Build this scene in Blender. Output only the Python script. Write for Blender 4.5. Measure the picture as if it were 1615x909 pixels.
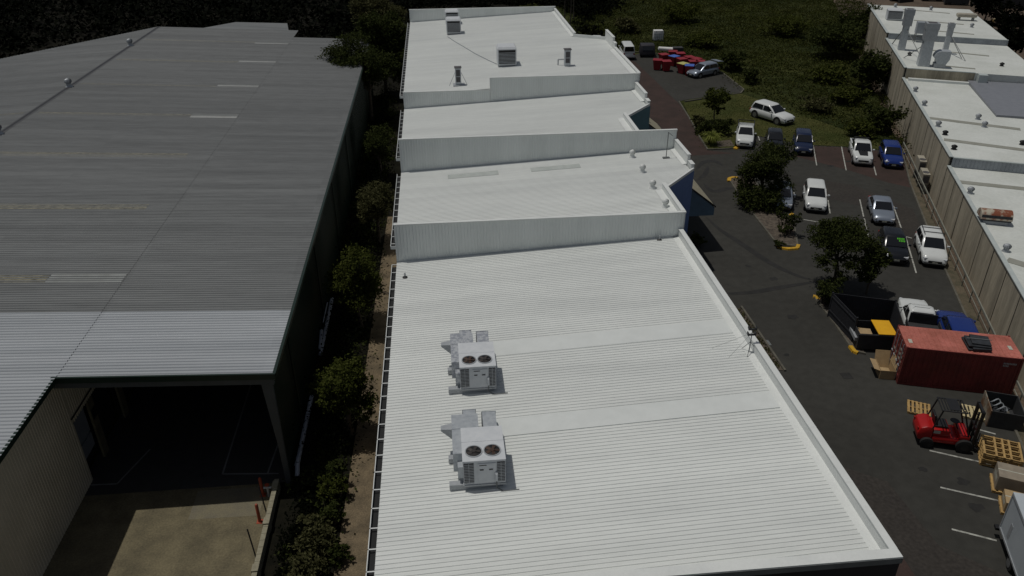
import bpy, math, random
import numpy as np
from mathutils import Matrix, Vector
for o in list(bpy.data.objects): bpy.data.objects.remove(o)
SC = bpy.context.scene; COL = SC.collection
rad = math.radians
# ------------------------------------------------------------------ camera
PW, PH, FPX, CAMH = 1615.0, 909.0, 1240.0, 27.4
_y = Vector(((673-PW/2)/FPX, -(-241-PH/2)/FPX, -1)).normalized()
_h = Vector((math.cos(.006), math.sin(.006), 0))
_z = _h.cross(_y).normalized()
if _z.y < 0: _z = -_z
_x = _y.cross(_z)
RT = Matrix((_x, _y, _z))                       # camera -> world
cam = bpy.data.objects.new('camera', bpy.data.cameras.new('camera')); COL.objects.link(cam)
cam.matrix_world = Matrix.Translation((0, 0, CAMH)) @ RT.to_4x4()
cam.data.sensor_width = 36; cam.data.lens = FPX/PW*36
cam.data.clip_start = .5; cam.data.clip_end = 3000
SC.camera = cam
# ------------------------------------------------------------------ sky, sun, exposure
SUN = Vector((-.27, .1, 1)).normalized()
world = bpy.data.worlds.new('World'); SC.world = world; world.use_nodes = True
nt = world.node_tree; bg = nt.nodes['Background']
sky = nt.nodes.new('ShaderNodeTexSky'); sky.sky_type = 'NISHITA'; sky.sun_disc = False
sky.sun_elevation = math.asin(SUN.z); sky.sun_rotation = math.atan2(SUN.x, SUN.y)
hs = nt.nodes.new('ShaderNodeHueSaturation'); hs.inputs['Saturation'].default_value = .5
nt.links.new(sky.outputs[0], hs.inputs['Color']); nt.links.new(hs.outputs[0], bg.inputs[0]); bg.inputs[1].default_value = .066
sl = bpy.data.lights.new('sun', 'SUN'); sl.energy = 3.45; sl.angle = rad(.53); sl.color = (1, .965, .9)
so = bpy.data.objects.new('sun', sl); COL.objects.link(so)
so.rotation_euler = SUN.to_track_quat('Z', 'Y').to_euler(); so.location = (-20, 10, 90)
SC.view_settings.view_transform = 'Standard'; SC.view_settings.look = 'None'
SC.view_settings.exposure = -1.0; SC.view_settings.gamma = 1; SC.view_settings.use_curve_mapping = False

# ------------------------------------------------------------------ helpers
def at(px, py, z=0.0):
    "point of the place that lies under photo pixel (px,py) at height z"
    d = RT @ Vector(((px-PW/2)/FPX, -(py-PH/2)/FPX, -1)); t = (z-CAMH)/d.z
    return Vector((d.x*t, d.y*t, z))
def on(px, py, z0, s, x0):
    d = RT @ Vector(((px-PW/2)/FPX, -(py-PH/2)/FPX, -1)); t = (z0-s*x0-CAMH)/(d.z-s*d.x)
    return Vector((d.x*t, d.y*t, CAMH+d.z*t))
class MB:
    def __init__(s): s.v = []; s.f = []; s.m = []
    def add(s, vs, fs, m=0):
        n = len(s.v); s.v += [tuple(p) for p in vs]
        for f in fs: s.f.append(tuple(i+n for i in f)); s.m.append(m)
        return s
    def poly(s, pts, m=0): return s.add(pts, [tuple(range(len(pts)))], m)
    def hexa(s, b, t, m=0):
        n = len(b)
        return s.add(list(b)+list(t), [tuple(range(n))[::-1], tuple(range(n, 2*n))]+[(i, (i+1) % n, n+(i+1) % n, n+i) for i in range(n)], m)
    def bx(s, x0, x1, y0, y1, z0, z1, m=0):
        return s.hexa([(x0,y0,z0),(x1,y0,z0),(x1,y1,z0),(x0,y1,z0)], [(x0,y0,z1),(x1,y0,z1),(x1,y1,z1),(x0,y1,z1)], m)
    def box(s, c, d, rz=0, m=0, ry=0):
        M = Matrix.Translation(c) @ Matrix.Rotation(rz, 4, 'Z') @ Matrix.Rotation(ry, 4, 'Y')
        q = [M @ Vector((a*d[0]/2, b*d[1]/2, e*d[2]/2)) for e in (-1, 1) for a, b in ((-1,-1),(1,-1),(1,1),(-1,1))]
        return s.hexa(q[:4], q[4:], m)
    def prism(s, p, z0, z1, m=0): return s.hexa([(a, b, z0) for a, b in p], [(a, b, z1) for a, b in p], m)
    def tube(s, p, q, r, r2=None, n=8, m=0):
        p = Vector(p); q = Vector(q); d = (q-p)
        if d.length < 1e-6: return s
        d.normalize(); a = d.orthogonal().normalized(); b = d.cross(a); r2 = r if r2 is None else r2
        A = [p+(a*math.cos(t)+b*math.sin(t))*r for t in [2*math.pi*i/n for i in range(n)]]
        B = [q+(a*math.cos(t)+b*math.sin(t))*r2 for t in [2*math.pi*i/n for i in range(n)]]
        return s.hexa(A, B, m)
    def lathe(s, prof, c=(0,0,0), n=14, m=0, axis='Z'):
        vs = []
        for r, z in prof:
            for i in range(n):
                t = 2*math.pi*i/n; a, b = r*math.cos(t), r*math.sin(t)
                vs.append({'Z': (c[0]+a, c[1]+b, c[2]+z), 'X': (c[0]+z, c[1]+a, c[2]+b), 'Y': (c[0]+a, c[1]+z, c[2]+b)}[axis])
        k = len(prof)
        fs = [(j*n+i, j*n+(i+1) % n, (j+1)*n+(i+1) % n, (j+1)*n+i) for j in range(k-1) for i in range(n)]
        fs += [tuple(range(n))[::-1], tuple(range((k-1)*n, k*n))]
        return s.add(vs, fs, m)
    def build(s, name, mats, parent=None, smooth=False, loc=None, bevel=0, world=False):
        if world and parent is not None:
            L = parent.location; s.v = [(a-L.x, b-L.y, c-L.z) for a, b, c in s.v]
        if loc is not None:
            s.v = [(a-loc[0], b-loc[1], c-loc[2]) for a, b, c in s.v]
        me = bpy.data.meshes.new(name); me.from_pydata(s.v, [], s.f)
        mats = mats if isinstance(mats, (list, tuple)) else [mats]
        for m in mats: me.materials.append(m)
        me.polygons.foreach_set('material_index', s.m)
        import bmesh
        bm = bmesh.new(); bm.from_mesh(me); bmesh.ops.recalc_face_normals(bm, faces=bm.faces)
        if bevel: bmesh.ops.bevel(bm, geom=bm.edges[:], offset=bevel, segments=2, profile=.5, affect='EDGES')
        bm.to_mesh(me); bm.free()
        if smooth:
            me.polygons.foreach_set('use_smooth', [True]*len(me.polygons)); me.set_sharp_from_angle(angle=rad(38))
        o = bpy.data.objects.new(name, me); COL.objects.link(o)
        if parent is not None: o.parent = parent
        if loc is not None: o.location = loc
        return o
def tag(o, label, cat, group=None, kind=None):
    if label: o['label'] = label
    if cat: o['category'] = cat
    if group: o['group'] = group
    if kind: o['kind'] = kind
    return o
def struct(o, kind='structure'): o['kind'] = kind; return o
def thing(name, label, cat, loc=(0,0,0), rz=0, group=None):
    o = bpy.data.objects.new(name, None); COL.objects.link(o); o.location = loc; o.rotation_euler = (0, 0, rz)
    o.empty_display_size = .3
    return tag(o, label, cat, group)
def dup(root, loc, rz=None, label=None):
    def cp(o, parent):
        c = o.copy(); COL.objects.link(c); c.parent = parent
        for ch in o.children: cp(ch, c)
        return c
    r = cp(root, None); r.location = loc
    if rz is not None: r.rotation_euler = (0, 0, rz)
    if label: r['label'] = label
    return r
# ------------------------------------------------------------------ materials
def pm(name, c, rough=.6, metal=0, c2=None, scale=1.5, amt=None, bump=0, bscale=30, spec=.5, stretch=(1,1,1), world=False, lo=.35, hi=.65, fine=0, sheet=None):
    m = bpy.data.materials.new(name); m.use_nodes = True; t = m.node_tree; b = t.nodes['Principled BSDF']; L = t.links.new
    b.inputs['Roughness'].default_value = rough; b.inputs['Metallic'].default_value = metal
    b.inputs['Specular IOR Level'].default_value = spec
    c2 = c2 or tuple(x*.82 for x in c)
    if world: tc = t.nodes.new('ShaderNodeNewGeometry').outputs['Position']
    else: tc = t.nodes.new('ShaderNodeTexCoord').outputs['Object']
    mp = t.nodes.new('ShaderNodeMapping'); mp.inputs['Scale'].default_value = stretch; L(tc, mp.inputs[0])
    n = t.nodes.new('ShaderNodeTexNoise'); n.inputs['Scale'].default_value = scale; n.inputs['Detail'].default_value = 6; n.inputs['Roughness'].default_value = .62
    L(mp.outputs[0], n.inputs['Vector'])
    r = t.nodes.new('ShaderNodeValToRGB'); r.color_ramp.elements[0].position = lo; r.color_ramp.elements[1].position = hi
    r.color_ramp.elements[0].color = (*c2, 1); r.color_ramp.elements[1].color = (*c, 1)
    L(n.outputs[0], r.inputs[0]); out = r.outputs[0]
    if fine:
        n3 = t.nodes.new('ShaderNodeTexNoise'); n3.inputs['Scale'].default_value = scale*14; n3.inputs['Detail'].default_value = 4; L(mp.outputs[0], n3.inputs['Vector'])
        mr = t.nodes.new('ShaderNodeMapRange'); mr.inputs[1].default_value = .3; mr.inputs[2].default_value = .7; mr.inputs[3].default_value = 1-fine; mr.inputs[4].default_value = 1+fine
        L(n3.outputs[0], mr.inputs[0])
        mx = t.nodes.new('ShaderNodeMix'); mx.data_type = 'RGBA'; mx.blend_type = 'MULTIPLY'; mx.inputs[0].default_value = 1
        L(out, mx.inputs[6]); L(mr.outputs[0], mx.inputs[7]); out = mx.outputs[2]
    if sheet:                                       # each roofing sheet weathers a little differently
        g = t.nodes.new('ShaderNodeNewGeometry'); sx = t.nodes.new('ShaderNodeSeparateXYZ'); L(g.outputs['Position'], sx.inputs[0])
        def mth(op, a, v): q = t.nodes.new('ShaderNodeMath'); q.operation = op; L(a, q.inputs[0]); q.inputs[1].default_value = v; return q.outputs[0]
        fy = mth('FLOOR', mth('DIVIDE', sx.outputs[1], sheet[0]), 0); fx_ = mth('FLOOR', mth('DIVIDE', mth('ADD', sx.outputs[0], sheet[2]), sheet[1]), 0)
        cb = t.nodes.new('ShaderNodeCombineXYZ'); L(fx_, cb.inputs[0]); L(fy, cb.inputs[1]); wn = t.nodes.new('ShaderNodeTexWhiteNoise'); L(cb.outputs[0], wn.inputs[0])
        mr = t.nodes.new('ShaderNodeMapRange'); mr.inputs[3].default_value = 1-sheet[3]; mr.inputs[4].default_value = 1+sheet[3]; L(wn.outputs[0], mr.inputs[0])
        mx = t.nodes.new('ShaderNodeMix'); mx.data_type = 'RGBA'; mx.blend_type = 'MULTIPLY'; mx.inputs[0].default_value = 1
        L(out, mx.inputs[6]); L(mr.outputs[0], mx.inputs[7]); out = mx.outputs[2]
    L(out, b.inputs['Base Color'])
    if bump:
        n2 = t.nodes.new('ShaderNodeTexNoise'); n2.inputs['Scale'].default_value = bscale; n2.inputs['Detail'].default_value = 5; L(mp.outputs[0], n2.inputs['Vector'])
        bp = t.nodes.new('ShaderNodeBump'); bp.inputs['Strength'].default_value = bump; bp.inputs['Distance'].default_value = .05
        L(n2.outputs[0], bp.inputs['Height']); L(bp.outputs[0], b.inputs['Normal'])
    return m
def leafmat(name, cols, tr=.25):
    m = bpy.data.materials.new(name); m.use_nodes = True; t = m.node_tree; b = t.nodes['Principled BSDF']; L = t.links.new
    g = t.nodes.new('ShaderNodeNewGeometry'); r = t.nodes.new('ShaderNodeValToRGB'); e = r.color_ramp.elements
    e[0].color = (*cols[0], 1); e[1].color = (*cols[-1], 1)
    for i, c in enumerate(cols[1:-1]):
        k = e.new((i+1)/(len(cols)-1)); k.color = (*c, 1)
    L(g.outputs['Random Per Island'], r.inputs[0]); L(r.outputs[0], b.inputs['Base Color']); b.inputs['Roughness'].default_value = .55
    b.inputs['Specular IOR Level'].default_value = .04; b.inputs['Roughness'].default_value = .8
    tl = t.nodes.new('ShaderNodeBsdfTranslucent'); mx = t.nodes.new('ShaderNodeMixShader'); mx.inputs[0].default_value = tr
    L(r.outputs[0], tl.inputs[0]); L(b.outputs[0], mx.inputs[1]); L(tl.outputs[0], mx.inputs[2]); L(mx.outputs[0], t.nodes['Material Output'].inputs[0])
    return m
M = {}
M['white_roof'] = pm('white_roof', (.70,.72,.70), .42, c2=(.62,.64,.625), scale=.35, stretch=(.25,1.6,1), lo=.3, hi=.6, fine=.035, world=True, sheet=(.814, 40, 20, .022))
M['white_trim'] = pm('white_trim', (.72,.74,.72), .4, c2=(.66,.68,.665), scale=.8, fine=.03, world=True)
M['white_wall'] = pm('white_wall', (.77,.80,.785), .5, c2=(.7,.73,.715), scale=.5, stretch=(2,2,.3), world=True)
M['patch'] = pm('patch', (.69,.715,.70), .35, c2=(.64,.665,.65), scale=1.2, world=True)
M['sky_patch'] = pm('sky_patch', (.47,.5,.48), .4, c2=(.4,.43,.41), scale=2, world=True)
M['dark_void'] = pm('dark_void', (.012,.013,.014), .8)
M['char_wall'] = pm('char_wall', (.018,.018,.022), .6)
M['blue_wall'] = pm('blue_wall', (.085,.15,.33), .55, c2=(.07,.13,.29))
M['teal_wall'] = pm('teal_wall', (.07,.16,.2), .55, c2=(.06,.14,.17))
M['awning_cream'] = pm('awning_cream', (.34,.31,.22), .6, c2=(.28,.255,.18))
M['awning_blue'] = pm('awning_blue', (.12,.19,.25), .5)
M['old_roof'] = pm('old_roof', (.192,.199,.199), .5, c2=(.135,.141,.142), scale=.3, stretch=(.16,3.2,1), lo=.3, hi=.7, fine=.13, world=True, sheet=(.94, 8.55, 0, .07))
M['new_roof'] = pm('new_roof', (.40,.42,.44), .42, c2=(.33,.35,.37), scale=.4, stretch=(.15,3,1), fine=.05, world=True, sheet=(.94, 8.55, 0, .04))
M['translucent'] = pm('translucent', (.33,.345,.335), .4, c2=(.23,.24,.225), scale=1.1, world=True)
M['moss'] = pm('moss', (.30,.275,.19), .8, c2=(.085,.08,.055), scale=7, stretch=(.4,1,1), fine=.3, world=True)
M['green_trim'] = pm('green_trim', (.008,.022,.014), .4)
M['cream_wall'] = pm('cream_wall', (.58,.51,.39), .6, c2=(.5,.44,.33), world=True, scale=.6)
M['steel_grey'] = pm('steel_grey', (.16,.17,.17), .5)
M['galv'] = pm('galv', (.5,.53,.55), .42, .3, c2=(.38,.41,.44), scale=5, lo=.35, hi=.65)
M['galv_mottle'] = pm('galv_mottle', (.52,.54,.56), .42, .3, c2=(.33,.35,.39), scale=6, lo=.44, hi=.56)
M['galv_dull'] = pm('galv_dull', (.42,.44,.46), .5, .3, c2=(.34,.36,.38), scale=4)
M['unit_paint'] = pm('unit_paint', (.62,.64,.66), .4, c2=(.55,.575,.6), scale=3, fine=.03)
M['louver'] = pm('louver', (.1,.095,.1), .6, c2=(.06,.058,.06), scale=6)
M['black'] = pm('black', (.012,.012,.013), .5)
M['fan'] = pm('fan', (.05,.04,.035), .5, c2=(.02,.018,.018), scale=9)
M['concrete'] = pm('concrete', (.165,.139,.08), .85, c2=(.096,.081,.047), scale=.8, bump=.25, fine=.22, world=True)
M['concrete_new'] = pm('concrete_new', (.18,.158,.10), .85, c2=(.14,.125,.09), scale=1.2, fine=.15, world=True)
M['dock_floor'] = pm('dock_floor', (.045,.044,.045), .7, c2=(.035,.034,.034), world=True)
M['block'] = pm('block', (.3,.28,.2), .85, c2=(.22,.2,.14), scale=6)
M['asphalt'] = pm('asphalt', (.047,.046,.041), .9, c2=(.036,.035,.031), scale=.13, bump=.2, bscale=60, fine=.12, world=True, spec=.2)
M['red_pave'] = pm('red_pave', (.055,.035,.03), .9, c2=(.038,.026,.022), scale=.6, fine=.12, world=True, spec=.25)
M['brown_asphalt'] = pm('brown_asphalt', (.043,.038,.033), .9, c2=(.034,.03,.027), scale=.4, fine=.25, world=True, spec=.25)
M['tyre_mark'] = pm('tyre_mark', (.010,.010,.009), .85, c2=(.02,.019,.018), scale=1.5, world=True)
M['soil'] = pm('soil', (.19,.145,.088), .95, c2=(.10,.078,.048), scale=1.1, bump=.5, bscale=12, fine=.3, world=True)
M['mulch'] = pm('mulch', (.13,.105,.08), .95, c2=(.045,.035,.026), scale=3.5, bump=.6, bscale=14, fine=.45, world=True)
M['lawn'] = pm('lawn', (.064,.064,.02), .95, c2=(.038,.046,.012), scale=.3, bump=.4, bscale=25, fine=.3, world=True, spec=.1)
M['scrubland'] = pm('scrubland', (.046,.05,.014), .95, c2=(.014,.021,.005), scale=.07, bump=.6, bscale=6, fine=.45, world=True, spec=.1)
M['bare_earth'] = pm('bare_earth', (.11,.08,.055), .95, c2=(.07,.05,.034), scale=.3, fine=.3, world=True)
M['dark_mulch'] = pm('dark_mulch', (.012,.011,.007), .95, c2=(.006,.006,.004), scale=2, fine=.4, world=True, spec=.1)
M['line'] = pm('line', (.42,.42,.38), .8, c2=(.13,.13,.12), scale=3, lo=.32, hi=.55, world=True)
M['faint_line'] = pm('faint_line', (.2,.2,.2), .8, world=True)
M['kerb'] = pm('kerb', (.13,.12,.095), .9, c2=(.07,.066,.052), scale=1.5, fine=.2, world=True)
M['yellow'] = pm('yellow', (.62,.36,.015), .6, c2=(.42,.24,.02), scale=5)
M['bright_yellow'] = pm('bright_yellow', (.8,.42,.008), .45, c2=(.7,.36,.008))
M['panel_conc'] = pm('panel_conc', (.44,.39,.295), .9, c2=(.21,.187,.143), scale=.5, stretch=(1.7,1.7,.2), lo=.25, hi=.6, fine=.18, world=True)
M['joint'] = pm('joint', (.012,.011,.01), .9)
M['verge'] = pm('verge', (.12,.095,.062), .95, c2=(.06,.055,.032), scale=1.3, bump=.4, bscale=14, fine=.35, world=True)
M['portal'] = pm('portal', (.07,.075,.075), .5)
M['right_roof'] = pm('right_roof', (.66,.68,.645), .5, c2=(.57,.59,.55), scale=.3, fine=.06, world=True)
M['roof_lite'] = pm('roof_lite', (.30,.30,.26), .6, c2=(.25,.25,.21), scale=1.2, world=True)
M['coping'] = pm('coping', (.5,.545,.53), .45, c2=(.42,.46,.45), world=True)
M['blue_sheet'] = pm('blue_sheet', (.215,.225,.25), .5, c2=(.185,.195,.22), world=True)
M['zinc_wall'] = pm('zinc_wall', (.34,.37,.4), .5, c2=(.25,.27,.3), scale=1, world=True)
M['rust'] = pm('rust', (.42,.38,.3), .7, c2=(.19,.05,.018), scale=1.6, lo=.42, hi=.55)
M['rail'] = pm('rail', (.24,.24,.2), .6, c2=(.17,.17,.14))
M['condenser'] = pm('condenser', (.4,.37,.3), .5)
M['bark'] = pm('bark', (.10,.08,.06), .9, c2=(.05,.04,.03), scale=8)
M['leaf_dark'] = leafmat('leaf_dark', [(.017,.023,.007), (.032,.041,.011), (.056,.066,.02)])
M['leaf_mid'] = leafmat('leaf_mid', [(.026,.034,.007), (.05,.06,.012), (.085,.094,.024)])
M['leaf_olive'] = leafmat('leaf_olive', [(.03,.032,.013), (.06,.06,.025), (.1,.098,.045)])
M['leaf_yellow'] = leafmat('leaf_yellow', [(.10,.13,.025), (.2,.23,.05), (.32,.33,.1)])
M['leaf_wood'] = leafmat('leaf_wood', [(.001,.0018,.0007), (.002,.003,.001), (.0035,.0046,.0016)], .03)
M['grass_blade'] = leafmat('grass_blade', [(.02,.028,.006), (.036,.044,.01), (.06,.058,.017)], .25)
M['tyre'] = pm('tyre', (.012,.012,.012), .8)
M['rim'] = pm('rim', (.35,.36,.37), .35, .7)
M['glass_dark'] = pm('glass_dark', (.008,.009,.011), .06, spec=.7)
M['lamp_clear'] = pm('lamp_clear', (.6,.62,.64), .15)
M['lamp_red'] = pm('lamp_red', (.3,.015,.01), .25)
M['plate'] = pm('plate', (.5,.5,.42), .5)
M['red_paint'] = pm('red_paint', (.42,.012,.012), .3, c2=(.33,.01,.01))
M['cont_shade_red'] = pm('cont_shade_red', (.2,.028,.025), .7, c2=(.12,.02,.016), scale=.9, fine=.12)  # container red darkened so its sides look shaded
M['cont_lit_red'] = pm('cont_lit_red', (.5,.155,.12), .65, c2=(.32,.095,.065), scale=.8, fine=.14)  # lighter copy of the container red, sunlight painted into the top
M['tarp'] = pm('tarp', (.012,.014,.017), .6, c2=(.03,.034,.04), scale=3)
M['pine'] = pm('pine', (.46,.3,.11), .8, c2=(.32,.2,.075), scale=5)
M['pale_pine'] = pm('pale_pine', (.58,.49,.28), .8, c2=(.46,.38,.21), scale=5)
M['card'] = pm('card', (.42,.3,.16), .85, c2=(.34,.24,.125), scale=3)
M['wrapped'] = pm('wrapped', (.3,.255,.195), .5, c2=(.23,.195,.15), scale=2.5)
M['bin_dark'] = pm('bin_dark', (.035,.036,.038), .7, c2=(.022,.022,.024), scale=2)
M['rust_bin'] = pm('rust_bin', (.24,.22,.18), .8, c2=(.13,.065,.03), scale=1.6, lo=.42, hi=.6)
M['screen'] = pm('screen', (.012,.013,.017), .7, c2=(.02,.021,.026), scale=3)
M['truck_white'] = pm('truck_white', (.46,.5,.53), .45, c2=(.41,.45,.48), scale=.8, world=True)
M['bollard'] = pm('bollard', (.34,.06,.025), .6)
M['pipe_pale'] = pm('pipe_pale', (.36,.39,.44), .5)
M['bin_red'] = pm('bin_red', (.27,.008,.018), .5)
M['lid_blue'] = pm('lid_blue', (.06,.14,.5), .5)
M['lid_yellow'] = pm('lid_yellow', (.5,.48,.16), .5)
M['ibc_white'] = pm('ibc_white', (.8,.8,.78), .5)
M['lime'] = pm('lime', (.12,.75,.01), .6)
M['purple_grey'] = pm('purple_grey', (.018,.016,.022), .6)
def paint(n, c): return pm(n, c, .22, .0, c2=tuple(x*.93 for x in c), spec=.6)
M['car_white'] = paint('car_white', (.66,.68,.67)); M['car_silver'] = pm('car_silver', (.32,.36,.42), .28, .55, c2=(.3,.34,.4))
M['car_black'] = paint('car_black', (.008,.009,.012)); M['car_navy'] = paint('car_navy', (.008,.016,.05)); M['car_blue'] = paint('car_blue', (.01,.03,.17))
M['stripe_black'] = pm('stripe_black', (.01,.01,.011), .5)

# ribbed sheet: ribs run along x between xl(y) and xr(y), repeat along y
def rib_sheet(mb, ys, ye, xl, xr, zf, pitch=.2, h=.03, top=.03, foot=.055, m=0, cuts=1, breaks=()):
    st = []; y = ys
    while y < ye-.02:
        st += [(y, 0), (y+pitch-foot-.0, 0), (y+pitch-(foot+top)/2, h), (y+pitch-(foot-top)/2, h)]; y += pitch
    st = [(a, b) for a, b in st if a < ye]+[(ye, 0)]
    for b in breaks: st.append((b, 0))
    st.sort(); rows = []
    for y, hh in st:
        a, b = xl(y), xr(y)
        rows.append([(a+(b-a)*k/cuts, y, zf(a+(b-a)*k/cuts)+hh) for k in range(cuts+1)])
    n = cuts+1; vs = [p for r in rows for p in r]
    mb.add(vs, [(j*n+k, j*n+k+1, (j+1)*n+k+1, (j+1)*n+k) for j in range(len(rows)-1) for k in range(cuts)], m)
    return mb
# ribbed upright cladding between two ground points, outward normal to the right of a->b
def rib_wall(mb, a, b, zb, zt, pitch=.2, h=.02, foot=.05, m=0):
    a = Vector((a[0], a[1], 0)); b = Vector((b[0], b[1], 0)); d = b-a; L = d.length; d /= L; nrm = Vector((d.y, -d.x, 0)); st = []; s = 0
    while s < L-.01:
        st += [(s, 0), (s+pitch-foot, 0), (s+pitch-foot*.75, h), (s+pitch-foot*.25, h)]; s += pitch
    st = [q for q in st if q[0] < L]+[(L, 0)]
    vs = []
    for s, hh in st:
        p = a+d*s+nrm*hh; vs += [(p.x, p.y, zb(s/L)), (p.x, p.y, zt(s/L))]
    mb.add(vs, [(2*i, 2*i+2, 2*i+3, 2*i+1) for i in range(len(st)-1)], m)
    return mb
# leaves
def leaf_obj(name, mat, parent, C, size, seed, up=.35, aspect=.55, spread=None):
    r = np.random.default_rng(seed); n = len(C)
    nz = r.normal(size=(n, 3)); nz[:, 2] = np.abs(nz[:, 2])+up; nz /= np.linalg.norm(nz, axis=1)[:, None]
    t = np.cross(nz, r.normal(size=(n, 3))); t /= np.linalg.norm(t, axis=1)[:, None]; w = np.cross(nz, t)
    s = size*(.6+.8*r.random(n))[:, None]
    V = np.stack([C-t*s, C-w*s*aspect, C+t*s, C+w*s*aspect], 1).reshape(-1, 3)
    me = bpy.data.meshes.new(name); me.vertices.add(4*n); me.loops.add(4*n); me.polygons.add(n)
    me.vertices.foreach_set('co', V.astype('f').ravel()); me.loops.foreach_set('vertex_index', np.arange(4*n, dtype='i'))
    me.polygons.foreach_set('loop_start', np.arange(0, 4*n, 4, dtype='i')); me.polygons.foreach_set('loop_total', np.full(n, 4, dtype='i'))
    me.update(); me.validate(); me.materials.append(mat)
    o = bpy.data.objects.new(name, me); COL.objects.link(o)
    if parent is not None: o.parent = parent
    return o
def clump_pts(r, lobes, n, per=28, sig=.16):
    out = []; W = np.array([a[3]*a[4]*a[5] for a in lobes]); W = W/W.sum()
    for (cx, cy, cz, rx, ry, rz), w in zip(lobes, W):
        k = max(3, int(n*w/per))
        d = r.normal(size=(k, 3)); d /= np.linalg.norm(d, axis=1)[:, None]; d *= (r.random(k)**.45)[:, None]
        sub = d*np.array([rx, ry, rz])+np.array([cx, cy, cz])
        g = r.normal(size=(k, per, 3))*np.array([rx, ry, rz*.75])*sig
        out.append((sub[:, None, :]+g).reshape(-1, 3))
    return np.concatenate(out)
def tree(name, label, cat, x, y, h, lobes, mat, n=3500, size=.13, seed=1, trunk=.13, group=None, z=0, sig=.16, up=.35):
    "lobes: ellipsoids (dx,dy,z,rx,ry,rz) relative to the foot"
    T = thing(name, label, cat, (x, y, z), 0, group); r = np.random.default_rng(seed); rr = random.Random(seed)
    mb = MB(); p = Vector((0, 0, -.05)); fork = Vector((rr.uniform(-.2,.2), rr.uniform(-.2,.2), h*.38)); mid = fork*.5+Vector((rr.uniform(-.1,.1), rr.uniform(-.1,.1), 0))
    mb.tube(p, mid, trunk*1.15, trunk*.9); mb.tube(mid, fork, trunk*.9, trunk*.75)
    for (dx, dy, cz, rx, ry, rz) in lobes:
        e = Vector((dx, dy, cz)); k = fork.lerp(e, .5)+Vector((rr.uniform(-.2,.2), rr.uniform(-.2,.2), .1))
        mb.tube(fork, k, trunk*.6, trunk*.4, 6); mb.tube(k, e, trunk*.4, trunk*.2, 6)
        for j in range(4):
            q = e+Vector((rr.uniform(-1,1)*rx, rr.uniform(-1,1)*ry, rr.uniform(-.2,.9)*rz))*.75
            mb.tube(k.lerp(e, .6), q, trunk*.2, trunk*.06, 5)
    mb.build('trunk', M['bark'], T, smooth=True)
    leaf_obj('crown', M[mat], T, clump_pts(r, lobes, n, sig=sig), size, seed, up)
    return T
def shrub(name, label, x, y, lobes, mat, n=900, size=.1, seed=1, group=None, z=0, cat='shrub', sig=.2):
    T = thing(name, label, cat, (x, y, z), 0, group); rr = random.Random(seed); mb = MB()
    for (dx, dy, cz, rx, ry, rz) in lobes:
        for j in range(4): mb.tube((dx*.4+rr.uniform(-.06,.06), dy*.4+rr.uniform(-.06,.06), -.03), (dx+rr.uniform(-.6,.6)*rx, dy+rr.uniform(-.6,.6)*ry, cz+rr.uniform(-.2,.6)*rz), .025, .008, 5)
    mb.build('stems', M['bark'], T)
    leaf_obj('foliage', M[mat], T, clump_pts(np.random.default_rng(seed), lobes, n, per=18, sig=sig), size, seed)
    return T
def sheet(name, pts, z, mat):
    mb = MB(); mb.poly([(p[0], p[1], z) for p in pts]); o = mb.build(name, M[mat]); 
    me = o.data
    if me.polygons[0].normal.z < 0: me.flip_normals()
    return struct(o)
def on_x(px, py, x):
    d = RT @ Vector(((px-PW/2)/FPX, -(py-PH/2)/FPX, -1)); t = x/d.x
    return Vector((x, d.y*t, CAMH+d.z*t))
def on_y(px, py, y):
    d = RT @ Vector(((px-PW/2)/FPX, -(py-PH/2)/FPX, -1)); t = y/d.y
    return Vector((d.x*t, y, CAMH+d.z*t))
AL = rad(20.9); RU = Vector((math.sin(AL), math.cos(AL), 0)); RV = Vector((math.cos(AL), -math.sin(AL), 0)); RO = Vector((34.1, 38.6, 0))
def uv(u, v, z=0): p = RO+RU*u+RV*v; return Vector((p.x, p.y, z))
# =================================================================== GROUND
G0 = [uv(-60, -.36), uv(400, -.36), Vector((-500, 600, 0)), Vector((-500, -60, 0))]
sheet('ground', G0, -.012, 'scrubland')
sheet('lower_ground', [uv(-60, -.36), uv(-60, 400), uv(400, 400), uv(400, -.36)], -.9, 'bare_earth')
mb = MB(); a, b = uv(-60, -.36), uv(400, -.36); mb.poly([(a.x,a.y,-.9),(b.x,b.y,-.9),(b.x,b.y,-.012),(a.x,a.y,-.012)]); struct(mb.build('ground_bank', M['kerb']))
P = lambda *q: [at(x, y) for x, y in q]
kerbline = [uv(36.4, -.36), uv(27, -.95), uv(18, -1.1), uv(10, -1.15), uv(2.5, -1.1), uv(-30, -1.1)]
ASP = [Vector((13, -5, 0)), kerbline[-1], kerbline[-2], kerbline[-3], kerbline[-4], kerbline[-5], kerbline[-6]]+P((1424, 241), (1336, 232), (1270, 229), (1190, 214), (1163, 222), (1160, 234), (1117, 237), (1104, 218), (1090, 190), (1071, 160), (1080, 158), (1168, 146), (1172, 142), (1140, 117), (1075, 90), (1010, 84), (985, 92))+[Vector((13, 108, 0))]
sheet('asphalt', ASP, .0, 'asphalt')
sheet('red_paving', [Vector((13, 110, 0))]+P((985, 90), (1003, 99), (1036, 130), (1071, 164), (1090, 192), (1104, 219), (1116, 237.5), (1160, 242), (1088, 246))+[Vector((13, 76, 0))], .004, 'red_pave')
sheet('red_strip', [(13, 10), (19.3, 10), (19.3, 37), (13, 37)], .004, 'red_pave')
sheet('red_bays', P((1270, 230), (1336, 233), (1424, 242), (1440, 297), (1400, 288), (1336, 268), (1250, 246)), .004, 'red_pave')
sheet('brown_patch', P((1300, 285), (1345, 292), (1440, 330), (1470, 400), (1440, 395), (1380, 330), (1300, 312)), .004, 'brown_asphalt')
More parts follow.
